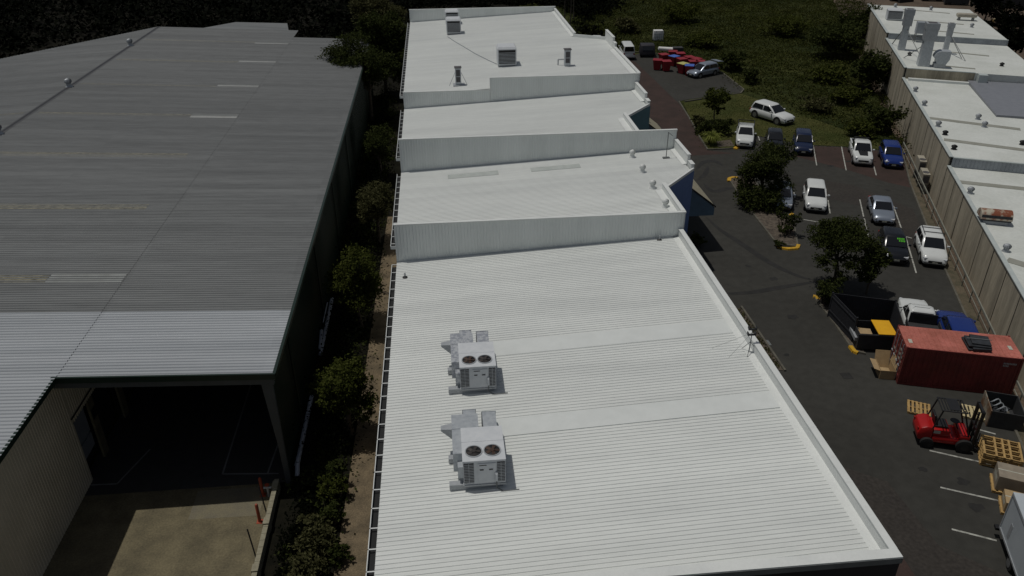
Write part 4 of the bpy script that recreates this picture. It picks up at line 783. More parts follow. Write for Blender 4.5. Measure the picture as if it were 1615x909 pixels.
    for s in (-1, 1):
        mb = MB(); mb.box((L/2-.22, s*hw*.68, zn-.02), (.3, .34, .15), rz=-s*.35); mb.build('headlight', M['lamp_clear'], T, bevel=.03)
        mb = MB(); mb.box((-L/2+.1, s*hw*.78, zt*.82), (.16, .22, .22)); mb.build('tail_light', M['lamp_red'], T, bevel=.02)
        mb = MB(); mb.box((c1-.35, s*(hw+.08), zb+.1), (.14, .2, .14)); mb.build('mirror', Pm, T, bevel=.03)
        for x in (-L/2+.85, L/2-.88):
            r = .33 if kind in ('sedan', 'hatch', 'mpv', 'van') else .38
            mb = MB(); mb.lathe([(r+.07, 0), (r+.07, .012)], (x, s*(hw-.005)-.006, r+.02), 20, axis='Y'); mb.build('wheel_arch', M['black'], T)
            mb = MB(); y0 = s*(hw-.1)-.11; mb.lathe([(r*.6, 0), (r*.95, 0), (r, .04), (r, .18), (r*.95, .22), (r*.6, .22)], (x, y0, r), 20, axis='Y'); wl = mb.build('wheel', M['tyre'], T, smooth=True)
            mb = MB(); yo = s*(hw+.012)-.003; mb.lathe([(r*.62, 0), (r*.62, .006)], (x, yo, r), 16, axis='Y'); mb.build('rim', M['rim'], wl)
    mb = MB(); mb.box((L/2-.02, 0, zn*.72), (.06, hw*1.0, .16)); mb.build('grille', M['black'], T, bevel=.01)
    mb = MB(); mb.box((L/2+.02, 0, .45), (.02, .37, .11)); mb.build('number_plate', M['plate'], T)
    mb = MB(); mb.bx(L/2-.12, L/2-.01, -hw*.72, hw*.72, .24, .36); mb.build('front_bumper', M['black'], T); mb = MB(); mb.bx(-L/2-.005, -L/2+.1, -hw*.78, hw*.78, .33, .44); mb.build('rear_bumper', M['black'], T)
    if kind == 'ute' and 'tray' not in extra:
        mb = MB(); mb.bx(-L/2+.12, -1.05, -hw*.78, hw*.78, zt+.055, zt+.06); mb.build('tub_floor', M['stripe_black'], T)
        mb = MB()
        for s in (-1, 1): mb.bx(-L/2+.04, -1.0, s*hw*.86-.06, s*hw*.86+.06, zt-.02, zt+.14)
        mb.bx(-L/2+.02, -L/2+.1, -hw*.86, hw*.86, zt-.1, zt+.14); mb.build('tub_side', Pm, T)
    if 'tray' in extra:
        mb = MB(); mb.bx(-L/2-.05, -1.02, -hw-.02, hw+.02, zt-.02, zt+.08); 
        for s in (-1, 1): mb.bx(-L/2-.05, -1.02, s*hw-.03, s*hw+.03, zt+.08, zt+.36)
        mb.bx(-L/2-.08, -L/2-.04, -hw, hw, zt-.1, zt+.36); mb.build('tray', M['bin_dark'], T)
        mb = MB(); mb.bx(-1.06, -1.0, -hw*.85, hw*.85, zt+.1, H+.02)
        mb.build('headboard', M['bin_dark'], T); mb = MB(); mb.bx(-1.075, -1.061, -hw*.55, hw*.55, zt+.4, H-.12); mb.build('headboard_mesh', M['glass_dark'], T)
    if 'stripe' in extra:
        mb = MB(); f = lambda x: 0
        mb.hexa([(c1+.05, -.44, zh+.0), (L/2-.4, -.36, zh-.1), (L/2-.4, .36, zh-.1), (c1+.05, .44, zh+.0)], [(c1+.05, -.44, zh+.065), (L/2-.4, -.36, zh+.015), (L/2-.4, .36, zh+.015), (c1+.05, .44, zh+.065)])
        mb.build('bonnet_stripe', M['stripe_black'], T); mb = MB()
        for s in (-1, 1): mb.tube((-1.1, s*.72, zt), (-1.25, s*.7, H-.05), .05)
        mb.tube((-1.25, -.7, H-.05), (-1.25, .7, H-.05), .05); mb.build('sports_bar', M['black'], T)
    if 'rails' in extra:
        for s in (-1, 1):
            mb = MB(); mb.tube((r0+.15, s*(wr-.06), H+.04), (r1-.1, s*(wr-.06), H+.04), .025); mb.build('roof_rail', M['stripe_black'], T)
        mb = MB(); mb.bx(r0+.5, r0+.56, -wr, wr, H+.03, H+.06); mb.bx(r1-.6, r1-.54, -wr, wr, H+.03, H+.06); mb.build('roof_bar', M['stripe_black'], T)
    if 'rack' in extra:
        mb = MB(); mb.bx(r0+.05, r0+.12, -wr-.05, wr+.05, H+.05, H+.1); mb.bx(r1-.3, r1-.23, -wr-.05, wr+.05, H+.05, H+.1); mb.build('roof_rack', M['car_white'], T)
        mb = MB()
        for s in (-1, 1): mb.bx(-L/2, -1.0, s*hw*.9-.03, s*hw*.9+.03, zt+.5, zt+.58); [mb.bx(x, x+.05, s*hw*.9-.03, s*hw*.9+.03, zt+.1, zt+.5) for x in (-L/2, -1.8, -1.05)]
        mb.bx(-L/2, -L/2+.05, -hw*.9, hw*.9, zt+.5, zt+.58); mb.build('tray_cage', M['black'], T)
    if 'price' in extra:
        rr = random.Random(4)
        def wp(v, t, o=.045): return Vector((fx(t), v, fz(t)))+Vector((o, 0, o))
        mb = MB()
        for t, vs in ((.80, (.12, .22, .32, .42, .52)), (.6, (.24, .35, .46, .56))):
            for i, v in enumerate(vs):
                a = .036; q = [wp(v-a, t-.07), wp(v+a, t-.07), wp(v+a, t+.07), wp(v-a, t+.07)]; hole = (i*7+int(t*10)) % 3
                def qd(u0, u1, s0, s1):
                    g_ = lambda u_, s_: q[0].lerp(q[1], u_).lerp(q[3].lerp(q[2], u_), s_)
                    c = [g_(u0, s0), g_(u1, s0), g_(u1, s1), g_(u0, s1)]; mb.hexa([p-Vector((.004, 0, .004)) for p in c], c)
                qd(0, 1, .8, 1); qd(0, 1, 0, .2); qd(0, .28, .2, .8) if hole != 1 else qd(.36, .64, .2, .8); qd(.72, 1, .2, .8) if hole == 0 else qd(.3, 1, .42, .58)
        mb.build('windscreen_lettering', M['lime'], T)
    if tail:
        mb = MB(); mb.box((-L/2-.25, 0, H-.02), (.95, W*.8, .06), ry=-.12); mb.build('tailgate', Pm, T)
    return T
HD = rad(-110.9); g = 'cars parked in the marked bays'
G3 = lambda x, y: at(x, y, 0)
car('sport_utility_car', 'white sport utility car parked under leaf shadows beside the big island tree', 'car', G3(1285.5, 338), HD, 'suv', 'car_white', 1.0, g)
car('pickup_truck', 'white pickup with a broad black stripe down its bonnet', 'pickup', G3(1360, 264), HD, 'ute', 'car_white', 1.0, g, ('stripe',))
car('sport_utility_car', 'bright blue sport utility car parked next to the striped white pickup', 'car', G3(1408, 268), HD, 'suv', 'car_blue', 1.0, g)
car('hatchback_car', 'dark navy car parked at the right end of the three by the lawn', 'car', G3(1266, 247), HD, 'suv', 'car_navy', 1.0, g)
car('sedan_car', 'almost black car parked between the caged white pickup and the navy car', 'car', G3(1220, 241), HD, 'hatch', 'car_black', 1.0, g)
car('pickup_truck', 'white pickup with roof racks and a caged tray at the edge of the lawn', 'pickup', G3(1173, 236), HD, 'ute', 'car_white', .98, g, ('rack',))
car('sedan_car', 'silver sedan parked alone in the middle bay beside the tree', 'car', G3(1393, 358), HD, 'sedan', 'car_silver', 1.0, g)
car('hatchback_car', 'black car with lime green lettering on its windscreen', 'car', G3(1412, 420), HD, 'hatch', 'car_black', 1.04, g, ('price',))
car('sport_utility_car', 'white sport utility car with dark roof bars beside the guard rail', 'car', G3(1472, 424), HD-.03, 'suv', 'car_white', 1.0, g, ('rails',))
car('hatchback_car', 'silver car half hidden under the big island tree', 'car', G3(1232.5, 335), HD, 'hatch', 'car_silver', 1.0, g)
a, b = G3(1196, 187), G3(1233, 199); dv = (b-a); c = (a+b)/2+Vector((.45, .75, 0))
car('sport_utility_car', 'white sport utility car parked at an angle on the grass', 'car', None, math.atan2(dv.y, dv.x), 'suv', 'car_white', 1.12, None, center=c)
car('delivery_van', 'white van with dark rear windows beside the far end of the white factory', 'van', None, rad(84.6), 'van', 'car_white', 1.03, None, center=G3(991.5, 95.6)+Vector((.23, 2.45, 0)))
a, b = G3(1126, 119), G3(1101.7, 124); dv = b-a
car('minivan_car', 'silver grey people mover with raised tailgate beside the red bins', 'car', None, math.atan2(dv.y, dv.x), 'mpv', 'car_silver', 1.05, None, center=(a+b)/2+Vector((-.3, .75, 0)), tail=True)
car('pickup_truck', 'white pickup with a dark tray behind the red container', 'pickup', None, rad(69), 'ute', 'car_white', 1.0, None, ('tray',), center=at(1449, 500, 1.0)*Vector((1, 1, 0)) if False else Vector((at(1449, 500, 1.0).x, at(1449, 500, 1.0).y, 0)))
car('hatchback_car', 'blue car parked behind the red container next to the white pickup', 'car', None, rad(69), 'suv', 'car_blue', 1.0, None, center=Vector((at(1512, 510, 1.2).x, at(1512, 510, 1.2).y, 0)))
p = on_y(941, 59, 101.5); T = car('delivery_van', 'white vehicle roof showing over the far corner of the white factory', 'van', None, rad(80), 'van', 'car_white', 1.0, None, center=Vector((at(941, 60, 1.8).x, at(941, 60, 1.8).y, 0)))
# =================================================================== CONTAINER YARD
CA = -rad(17.2); CO = at(1414.4, 605.8)
T = thing('shipping_container', 'weathered red shipping container with a black bundle on its roof', 'container', CO, CA); cl, cw_, ch = 6.06, 2.44, 2.55
mb = MB()
for (a, b) in (((0.06, .03), (cl-.06, .03)), ((cl-.06, cw_-.03), (.06, cw_-.03)), ((cl-.03, .06), (cl-.03, cw_-.06))): rib_wall(mb, a, b, lambda t: .15, lambda t: ch-.06, pitch=.28, h=.03, foot=.16)
mb.build('side_wall', M['cont_shade_red'], T); mb = MB(); mb.bx(.0, cl, 0, cw_, ch-.055, ch-.02)
for i in range(20): mb.bx(.2+i*.29, .32+i*.29, .15, cw_-.15, ch-.0195, ch-.005)
mb.build('roof', M['cont_lit_red'], T); mb = MB()
for x in (0, cl-.1):
    for y in (-.01, cw_-.09): mb.bx(x-.004, x+.104, y, y+.1, 0, ch+.01)
mb.bx(.1, cl-.1, -.005, .05, 0, .14); mb.bx(.1, cl-.1, -.005, .05, ch-.1, ch); mb.bx(0, .06, .1, cw_-.1, 0, .14); mb.build('frame', M['cont_shade_red'], T)
for s in (0, 1):
    y0 = .1+s*1.12; mb = MB(); mb.bx(-.01, .03, y0, y0+1.1, .15, ch-.1)
    for k in range(5): mb.bx(-.03, -.0105, y0+.06, y0+1.04, .3+k*.44, .5+k*.44)
    d = mb.build('door', M['cont_shade_red'], T); mb = MB()
    for q in (.3, .8): mb.tube((-.06, y0+q, .1), (-.06, y0+q, ch-.08), .022, n=6); mb.bx(-.09, -.03, y0+q-.05, y0+q+.2, 1.0, 1.05)
    mb.build('lock_rod', M['galv_dull'], d)
    mb = MB(); [mb.bx(-.036, -.031, y0+.2+.35*j, y0+.42+.35*j, 1.25+k*.3, 1.38+k*.3) for j in range(2) for k in range(3) if s == 0 or k < 1]; mb.build('door_label', M['plate'], d)
mb = MB(); mb.bx(.22, .42, .55, .95, ch-.004, ch-.001); mb.bx(cl-.5, cl-.3, .9, 1.3, ch-.004, ch-.001); mb.build('roof_label', M['plate'], T)
mb = MB(); [mb.bx(cl-.95+i*.075, cl-.9+i*.075, -.012, -.008, 2.1, 2.2) for i in range(9)]; [mb.bx(cl-.95+i*.075, cl-.9+i*.075, -.012, -.008, 1.95, 2.05) for i in range(4)]; mb.build('code_lettering', M['galv_dull'], T)
p = at(1541, 545, 2.56); T = thing('tarp_bundle', 'black lumpy stack of folded tarps strapped on the red container roof', 'tarp bundle', p, CA); rr = random.Random(3)
for i in range(4):
    mb = MB(); mb.box((rr.uniform(-.1,.1), rr.uniform(-.1,.1), .06+.1*i), (1.25-.1*i+rr.uniform(-.15,.15), 1.35-.12*i, .1), rz=rr.uniform(-.12,.12)); o = mb.build('tarp_fold', M['tarp'], T, bevel=.035)
mb = MB(); mb.bx(-.65, .65, -.02, .03, .42, .44); mb.build('strap', M['steel_grey'], T)
def pallet(label, p, rz=CA, mat='pine', grp=None, lift=0, parts=True, dims=(1.16, 1.16)):
    T = thing('pallet', label, 'pallet', p, rz, grp); a, b = dims; rr = random.Random(int(p[0]*100)); mb = MB(); n = 6
    for i in range(n):
        w = a/n*.62; x = -a/2+w/2+i*(a-w)/(n-1); mb.bx(x-w/2, x+w/2, -b/2, b/2, .118, .14)
    mb.build('deck_board', M[mat], T); mb = MB()
    for y in (-b/2+.03, 0, b/2-.03): mb.bx(-a/2+.002, a/2-.002, y-.028, y+.028, .024, .1175)
    mb.build('bearer', M[mat], T); mb = MB()
    for x in (-a/2+.06, 0, a/2-.06): mb.bx(x-.05, x+.05, -b/2, b/2, 0, .0235)
    mb.build('base_board', M[mat], T); return T
pa = [at(x, y, .14) for x, y in ((1430, 629.7), (1465, 635.5), (1469.5, 657.3), (1433, 652.2))]
c = sum(pa, Vector())/4; c.z = 0.012; pallet('weathered tan pallet lying flat left of the forklift in front of the container', c, CA-.2)
c = at(1535, 650, .14); c.z = .012; pallet('pale new pallet lying flat behind the forklift mast', c, CA-.15, 'pale_pine')
# stack of pallets standing beside the forklift
c = (at(1546,684,.85)+at(1607,695.5,.85)+at(1615,727,.85)+at(1555,715,.85))/4; c.z = .012
for k in range(5):
    q = Vector((c.x+.03*(k % 2), c.y-.02*(k % 3), .012+k*.165)); 
    T = thing('crate_frame', ('bottom', 'second from the bottom', 'middle', 'second from the top', 'top')[k]+' open pine pallet in the stack right of the forklift', 'pallet', q, CA-.2, 'stacked open pine pallets'); a, b = 1.75, 1.6
    mb = MB()
    for x in (-a/2+.05, -.3, .05, .35, a/2-.05): mb.bx(x-.05, x+.05, -b/2, b/2, .12, .142)
    mb.build('deck_board', M['pine'], T); mb = MB()
    for y in (-b/2+.04, -.42, -.05, .36, b/2-.04): mb.bx(-a/2, a/2, y-.035, y+.035, .02, .1195)
    mb.build('bearer', M['pine'], T); mb = MB(); mb.bx(-a/2, -a/2+.1, -b/2, b/2, 0, .0195); mb.bx(a/2-.1, a/2, -b/2, b/2, 0, .0195); mb.build('base_board', M['pine'], T)
# wrapped cartons on pallets
def carton(label, p, d, rz, mat, h):
    T = thing('carton', label, 'carton', p, rz); mb = MB(); mb.bx(-d[0]/2, d[0]/2, -d[1]/2, d[1]/2, 0, h); mb.build('box', M[mat], T, bevel=.02); mb = MB(); mb.bx(-d[0]/2-.003, d[0]/2+.003, -.03, .03, h-.25, h+.004); mb.bx(-d[0]/2-.004, -d[0]/2+.0, -d[1]*.3, d[1]*.3, h*.35, h*.65); mb.build('tape', M['plate'], T); return T
pc = at(1598, 748, .9); pc.z = .012; pallet('pine pallet under the big wrapped carton at the right edge', pc, CA-.2, 'pine', None, dims=(1.5, 1.3)); carton('big wrapped tan carton on a pallet behind the white trailer', pc+Vector((.05, .0, .142)), (1.4, 1.15), CA-.2, 'wrapped', .85)
pd = at(1608, 790, .6); pd.z = .012; pallet('pine pallet under the low open carton beside the white trailer', pd, CA-.2, 'pine', None, dims=(1.4, 1.2)); carton('low brown carton on a pallet between the big carton and the white trailer', pd+Vector((-.1, .05, .142)), (1.0, 1.0), CA-.2, 'card', .55)
# forklift
FO = at(1494, 708); FO.z = .012; T = thing('forklift', 'red and black forklift parked with its forks under the pallet stack', 'forklift', FO+Vector((.1, .55, 0)), CA-.02); T.scale = (1.2, 1.2, 1.12)
mb = MB(); prof = [(-1.25, .35), (-1.3, .7), (-1.22, 1.0), (-.95, 1.12), (-.7, 1.1), (-.68, .3)]; n = len(prof)
mb.add([(x, -.5, z) for x, z in prof]+[(x, .5, z) for x, z in prof], [(i, (i+1) % n, n+(i+1) % n, n+i) for i in range(n)]+[tuple(range(n))[::-1], tuple(range(n, 2*n))]); mb.build('counterweight', M['red_paint'], T, bevel=.07, smooth=True)
mb = MB(); mb.bx(-.68, .75, -.52, .52, .3, .62); mb.bx(.35, .78, -.52, .52, .62, .85); mb.bx(-.68, .0, -.45, .45, .62, .98); mb.build('body', M['red_paint'], T, bevel=.05, smooth=True)
mb = MB(); mb.bx(-.62, -.1, -.3, .3, .985, 1.1); mb.hexa([(-.65, -.28, 1.1), (-.5, -.28, 1.1), (-.5, .28, 1.1), (-.65, .28, 1.1)], [(-.75, -.26, 1.6), (-.65, -.26, 1.6), (-.65, .26, 1.6), (-.75, .26, 1.6)]); mb.build('seat', M['black'], T, bevel=.03)
mb = MB()
for s in (-1, 1):
    mb.tube((-.75, s*.48, 1.05), (-.55, s*.46, 2.1), .035); mb.tube((.7, s*.48, .85), (.3, s*.46, 2.1), .035); mb.tube((-.62, s*.46, 2.1), (.4, s*.46, 2.1), .035)
for i in range(9): x = -.6+i*.122; mb.tube((x, -.46, 2.1), (x, .46, 2.1), .028, n=6)
mb.bx(-.3, .15, -.4, .4, 2.13, 2.15)
mb.build('overhead_guard', M['black'], T)
mb = MB()
for s in (-1, 1): mb.bx(.95, 1.07, s*.36-.05, s*.36+.05, .08, 2.2)
mb.bx(.96, 1.06, -.36, .36, 2.08, 2.2); mb.bx(.96, 1.06, -.36, .36, 1.1, 1.2); mb.tube((1.0, 0, .2), (1.0, 0, 1.9), .05); mb.build('mast', M['black'], T)
mb = MB(); mb.bx(1.08, 1.14, -.5, .5, .15, .25); mb.bx(1.08, 1.14, -.5, .5, .55, .65); [mb.bx(1.09, 1.13, -.45+.3*i, -.42+.3*i, .25, 1.1) for i in range(4)]; mb.build('carriage', M['black'], T)
for s in (-1, 1):
    mb = MB(); mb.bx(1.141, 2.2, s*.3-.06, s*.3+.06, .03, .075); mb.build('fork', M['steel_grey'], T)
    for x, r, w in ((.62, .34, .24), (-.85, .27, .2)):
        mb = MB(); mb.lathe([(r*.5, 0), (r, .02), (r, w-.02), (r*.5, w)], (x, s*.55-w/2, r), 18, axis='Y'); wl = mb.build('wheel', M['tyre'], T, smooth=True); mb = MB(); mb.lathe([(r*.5, 0), (r*.4, .01)], (x, s*(.55+w/2)+.002*s-(.01 if s < 0 else 0), r), 12, axis='Y'); mb.build('rim', M['black'], wl)
    mb = MB(); mb.box((-1.29, s*.36, .92), (.04, .12, .08)); mb.build('tail_light', M['lamp_red'], T)
mb = MB(); mb.tube((.38, 0, .85), (.2, 0, 1.25), .03); mb.lathe([(.17, 0), (.19, .015), (.17, .03)], (.18, 0, 1.26), 16); mb.build('steering_wheel', M['black'], T)
mb = MB(); mb.bx(-.67, -.4, -.47, -.451, .78, .93); mb.build('side_label', M['plate'], T)
# front lift bin with a yellow lid
b0, b1, b2, b3 = at(1356, 527, 1.25), at(1414.5, 530, 1.25), at(1412, 504, 1.25), at(1361, 499, 1.25)
p = (b0+b1)/2; p.z = .012; ang = math.atan2((b1-b0).y, (b1-b0).x); T = thing('front_lift_bin', 'dark front lift bin with one bright yellow lid closed and cardboard inside', 'bin', p, ang); w = (b1-b0).length; d = 1.65
mb = MB(); t = .04
mb.hexa([(-w/2+.05, .15, .1), (w/2-.05, .15, .1), (w/2-.05, d-.05, .1), (-w/2+.05, d-.05, .1)], [(-w/2, 0, .16), (w/2, 0, .16), (w/2, d, .16), (-w/2, d, .16)])
for q in (((-w/2, 0), (w/2, t)), ((-w/2, d-t), (w/2, d)), ((-w/2, t), (-w/2+t, d-t)), ((w/2-t, t), (w/2, d-t))): mb.bx(q[0][0], q[1][0], q[0][1], q[1][1], .16, 1.25)
mb.bx(-w/2-.05, w/2+.05, -.05, -.001, 1.1, 1.22); mb.build('body', M['bin_dark'], T); mb = MB(); mb.bx(.02, w/2+.02, -.03, d+.02, 1.255, 1.32); mb.build('lid', M['bright_yellow'], T, bevel=.02)
mb = MB(); mb.bx(-w/2-.14, -w/2-.002, .2, d-.2, .6, .85); mb.build('lift_pocket', M['galv_dull'], T); mb = MB(); [mb.lathe([(.09, 0), (.09, .05)], (x, y, .1), 10, axis='X') for x in (-w/2+.2, w/2-.25) for y in (.25, d-.2)]; mb.build('castor', M['tyre'], T)
mb = MB(); q = p+Vector((0, 0, .0)); Mx = Matrix.Rotation(ang, 4, 'Z'); mb.box((0, 0, 0), (.82, .9, .55)); o = mb.build('cardboard_box', M['card'], loc=None); o.location = p+(Mx @ Vector((-w/4-.02, d/2-.2, .72))); o.rotation_euler = (.1, .05, ang); tag(o, 'flattened brown cardboard stuffed in the open half of the yellow lidded bin', 'cardboard')
# screened enclosure behind it
e = [at(1314, 462.6, 1.8), at(1413, 474.5, 1.8), at(1425.5, 513, 1.8), at(1352, 502, 1.8)]
SCN = thing('screen_fence', 'dark screened fence on three sides around the bin enclosure', 'fence', Vector((e[0].x, e[0].y, .0)))
for a, b in ((e[3], e[0]), (e[0], e[1]), (e[1], e[2])):
    mb = MB(); dd = (b-a).normalized(); n = Vector((-dd.y, dd.x, 0))*.02; L_ = (b-a).length; k = int(L_/.13)
    for i in range(k): s0 = a+dd*(i*L_/k); s1 = a+dd*(i*L_/k+L_/k-.006); mb.hexa([Vector((v.x, v.y, .02)) for v in (s0-n, s1-n, s1+n, s0+n)], [Vector((v.x, v.y, 1.8)) for v in (s0-n, s1-n, s1+n, s0+n)])
    s0, s1 = a+n*1.1, b+n*1.1; m_ = n*1.5
    for z in (.5, 1.5): mb.hexa([Vector((v.x, v.y, z)) for v in (s0, s1, s1+m_, s0+m_)], [Vector((v.x, v.y, z+.1)) for v in (s0, s1, s1+m_, s0+m_)])
    mb.build('screen_panel', M['screen'], SCN, world=True)
for q in e: mb = MB(); mb.bx(q.x-.05, q.x+.05, q.y-.05, q.y+.05, .0, 1.86); mb.build('post', M['screen'], SCN, world=True)
# opened carton by the container doors
q0, q1 = at(1386, 598), at(1411, 600); ang = math.atan2((q1-q0).y, (q1-q0).x)
T = thing('open_carton', 'big empty brown carton lying open with its flaps up by the container doors', 'carton', q0+Vector((0, 0, .012)), ang); w = .85; d = 1.25; h = .6
mb = MB(); t = .012; mb.bx(0, w, 0, t, 0, h); mb.bx(0, t, t, d, 0, h); mb.bx(w-t, w, t, d, 0, h); mb.bx(t, w-t, t, d, 0, t); mb.build('tray', M['card'], T)
mb = MB(); mb.hexa([(0, d, .02), (w, d, .02), (w, d+.015, .02), (0, d+.015, .02)], [(0, d+.35, 1.0), (w, d+.35, 1.0), (w, d+.365, 1.0), (0, d+.365, 1.0)]); mb.build('back_flap', M['card'], T)
mb = MB(); mb.hexa([(-.01, .05, h*.9), (-.002, .05, h*.9), (-.002, d, h*.9), (-.01, d, h*.9)], [(-.36, .1, h*1.05), (-.35, .1, h*1.06), (-.35, d-.05, h*1.06), (-.36, d-.05, h*1.05)]); mb.build('side_flap', M['card'], T)
mb = MB(); mb.hexa([(w+.002, .2, h*.9), (w+.01, .2, h*.9), (w+.01, d+.1, h*.9), (w+.002, d+.1, h*.9)], [(w+.12, .3, h*1.7), (w+.13, .3, h*1.7), (w+.13, d+.1, h*1.8), (w+.12, d+.1, h*1.8)]); mb.build('side_flap', M['card'], T)
# rusty steel bin
s0, s1, s2 = at(1554.6, 673), at(1606, 689.3), at(1544.4, 640); ang = math.atan2(-.40, .917)
T = thing('scrap_bin', 'open topped rusty steel scrap bin in front of the red container', 'bin', s0+Vector((0, 0, .012)), ang); w = 1.65; d = 1.9; h = 1.05
mb = MB(); mb.bx(0, .05, 0, d, 0, h); mb.build('side_plate', M['rust_bin'], T); mb = MB(); mb.bx(.05, w, 0, .05, 0, h); mb.bx(w-.05, w, .05, d, 0, h); mb.bx(.05, w-.05, d-.05, d, 0, h); mb.bx(.05, w-.05, .05, d-.05, .05, .1); mb.build('body', M['bin_dark'], T)
sb = s0.copy()
for k, (x, y, z) in enumerate(((.5, 1.3, .75), (.62, 1.05, .7), (.75, .8, .66))):
    mb = MB(); pts = [(x+.5*math.cos(t)*.5, y+.12*math.sin(t*2), z+.25*math.sin(t)) for t in [i*math.pi/8 for i in range(9)]]
    Mx = Matrix.Translation(s0) @ Matrix.Rotation(ang, 4, 'Z'); pts = [Mx @ Vector(q) for q in pts]
    for a, b in zip(pts[:-1], pts[1:]): mb.tube(a, b, .035, n=6)
    tag(mb.build('bent_tube', M['galv'], loc=tuple(pts[0])), ('farthest', 'middle', 'nearest')[k]+' shiny bent metal tube of the three in the rusty scrap bin', 'scrap tube', 'bent tubes in the scrap bin')
mb = MB(); Mx = Matrix.Translation(s0) @ Matrix.Rotation(ang, 4, 'Z'); rr = random.Random(8)
for i in range(9): mb.box(Mx @ Vector((rr.uniform(.3, w-.3), rr.uniform(.3, d-.3), rr.uniform(.15, .5))), (rr.uniform(.2,.6), rr.uniform(.1,.4), rr.uniform(.05,.3)), rz=rr.uniform(0, 3))
tag(mb.build('scrap_metal', M['tarp'], loc=tuple(s0)), 'dark jumbled scrap heaped in the rusty steel bin', 'scrap', kind='stuff')
# box trailer at the right edge
c1 = at(1577, 832, .7)
T = thing('box_trailer', 'white box trailer cut by the right edge of the picture', 'trailer', Vector((c1.x, c1.y, .012)), -AL); TW, TL = 2.3, 5.2
mb = MB(); mb.bx(0, TW, -TL, 0, .7, 2.72); mb.build('box', M['truck_white'], T)
mb = MB(); mb.bx(-.03, TW+.03, -TL-.03, .03, 2.721, 2.78); mb.build('roof', M['truck_white'], T)
mb = MB(); mb.bx(-.03, -.001, -TL, .03, .66, .76); mb.bx(-.03, -.001, -.06, .03, .761, 2.72); mb.bx(-.03, -.001, -TL, -.061, 2.62, 2.72); mb.build('edge_trim', M['galv_dull'], T)
mb = MB(); mb.bx(-.012, -.001, -1.05, -.8, 1.0, 1.75); mb.build('side_panel', M['galv_dull'], T)
mb = MB(); mb.bx(.05, TW-.05, -TL, -.05, .5, .699); mb.build('chassis', M['black'], T)
for x in (.02, TW-.24):
    mb = MB(); mb.lathe([(.2, 0), (.33, .02), (.33, .2), (.2, .22)], (x, -1.75, .33), 16, axis='X'); wl = mb.build('wheel', M['tyre'], T, smooth=True); mb = MB(); mb.lathe([(.2, 0), (.2, .01)], (x-.012 if x < 1 else x+.23, -1.75, .33), 12, axis='X'); mb.build('rim', M['rim'], wl)
mb = MB(); mb.hexa([(.3, 0, .5), (.4, 0, .5), (TW/2+.05, 1.1, .5), (TW/2-.05, 1.1, .5)], [(.3, 0, .6), (.4, 0, .6), (TW/2+.05, 1.1, .6), (TW/2-.05, 1.1, .6)]); mb.hexa([(TW-.4, 0, .5), (TW-.3, 0, .5), (TW/2+.06, 1.1, .61), (TW/2-.05, 1.1, .61)], [(TW-.4, 0, .6), (TW-.3, 0, .6), (TW/2+.06, 1.1, .7), (TW/2-.05, 1.1, .7)]); mb.bx(-.12, .06, .04, .3, .45, .58); mb.build('drawbar', M['black'], T)
# =================================================================== FAR END OF THE CAR PARK
p = at(1021, 91.5); T = thing('box_van', 'dark purple grey boxy vehicle seen from behind beside the white van', 'vehicle', p+Vector((0, 0, .01)), rad(-8)); mb = MB(); mb.hexa([(-1.15, 0, .35), (1.15, 0, .35), (1.1, 2.2, .35), (-1.1, 2.2, .35)], [(-1.0, .35, 1.75), (1.0, .35, 1.75), (1.0, 2.1, 1.75), (-1.0, 2.1, 1.75)]); mb.build('body', M['purple_grey'], T, bevel=.08, smooth=True)
for x in (-1.0, .8): mb = MB(); mb.lathe([(.15, 0), (.33, .02), (.33, .2), (.15, .2)], (x, .6, .33), 14, axis='X'); mb.build('wheel', M['tyre'], T)
mb = MB(); mb.hexa([(-.8, .12, 1.05), (.8, .12, 1.05), (.8, .14, 1.05), (-.8, .14, 1.05)], [(-.75, .27, 1.6), (.75, .27, 1.6), (.75, .3, 1.6), (-.75, .3, 1.6)]); mb.build('rear_window', M['glass_dark'], T)
p = at(1037, 65); T = thing('liquid_tote', 'white caged liquid tote standing on the grass beyond the red bins', 'tank', p+Vector((0,0,.0)), rad(-5)); s_ = 1.5; mb = MB(); mb.bx(-.75, .75, -.6, .6, .2, 1.7); mb.build('tank', M['ibc_white'], T, bevel=.08, smooth=True); mb = MB()
for i in range(6): x = -.78+i*.312; mb.bx(x-.02, x+.02, -.66, -.62, .1, 1.72)
for z in (.3, .75, 1.2, 1.68): mb.bx(-.8, .8, -.665, -.63, z, z+.05)
mb.build('cage', M['galv_dull'], T); mb = MB(); mb.bx(-.78, .78, -.62, .62, 0, .15); mb.build('base_pallet', M['black'], T)
def wheelie(label, p, rz, body, lid, s=1.0):
    T = thing('wheelie_bin', label, 'bin', p, rz, 'red wheelie bins by the silver people mover'); T.scale = (s*1.32, s*1.32, s*1.1); mb = MB(); mb.hexa([(-.3,-.3,.05),(.3,-.3,.05),(.3,.3,.05),(-.3,.3,.05)], [(-.42,-.42,1.15),(.42,-.42,1.15),(.42,.42,1.15),(-.42,.42,1.15)]); mb.build('body', M[body], T)
    mb = MB(); mb.bx(-.46,.46,-.46,.46,1.152,1.22); mb.build('lid', M[lid], T, bevel=.03); mb = MB(); mb.tube((-.34,.36,.14), (.34,.36,.14), .12, n=10); mb.build('wheel', M['tyre'], T)
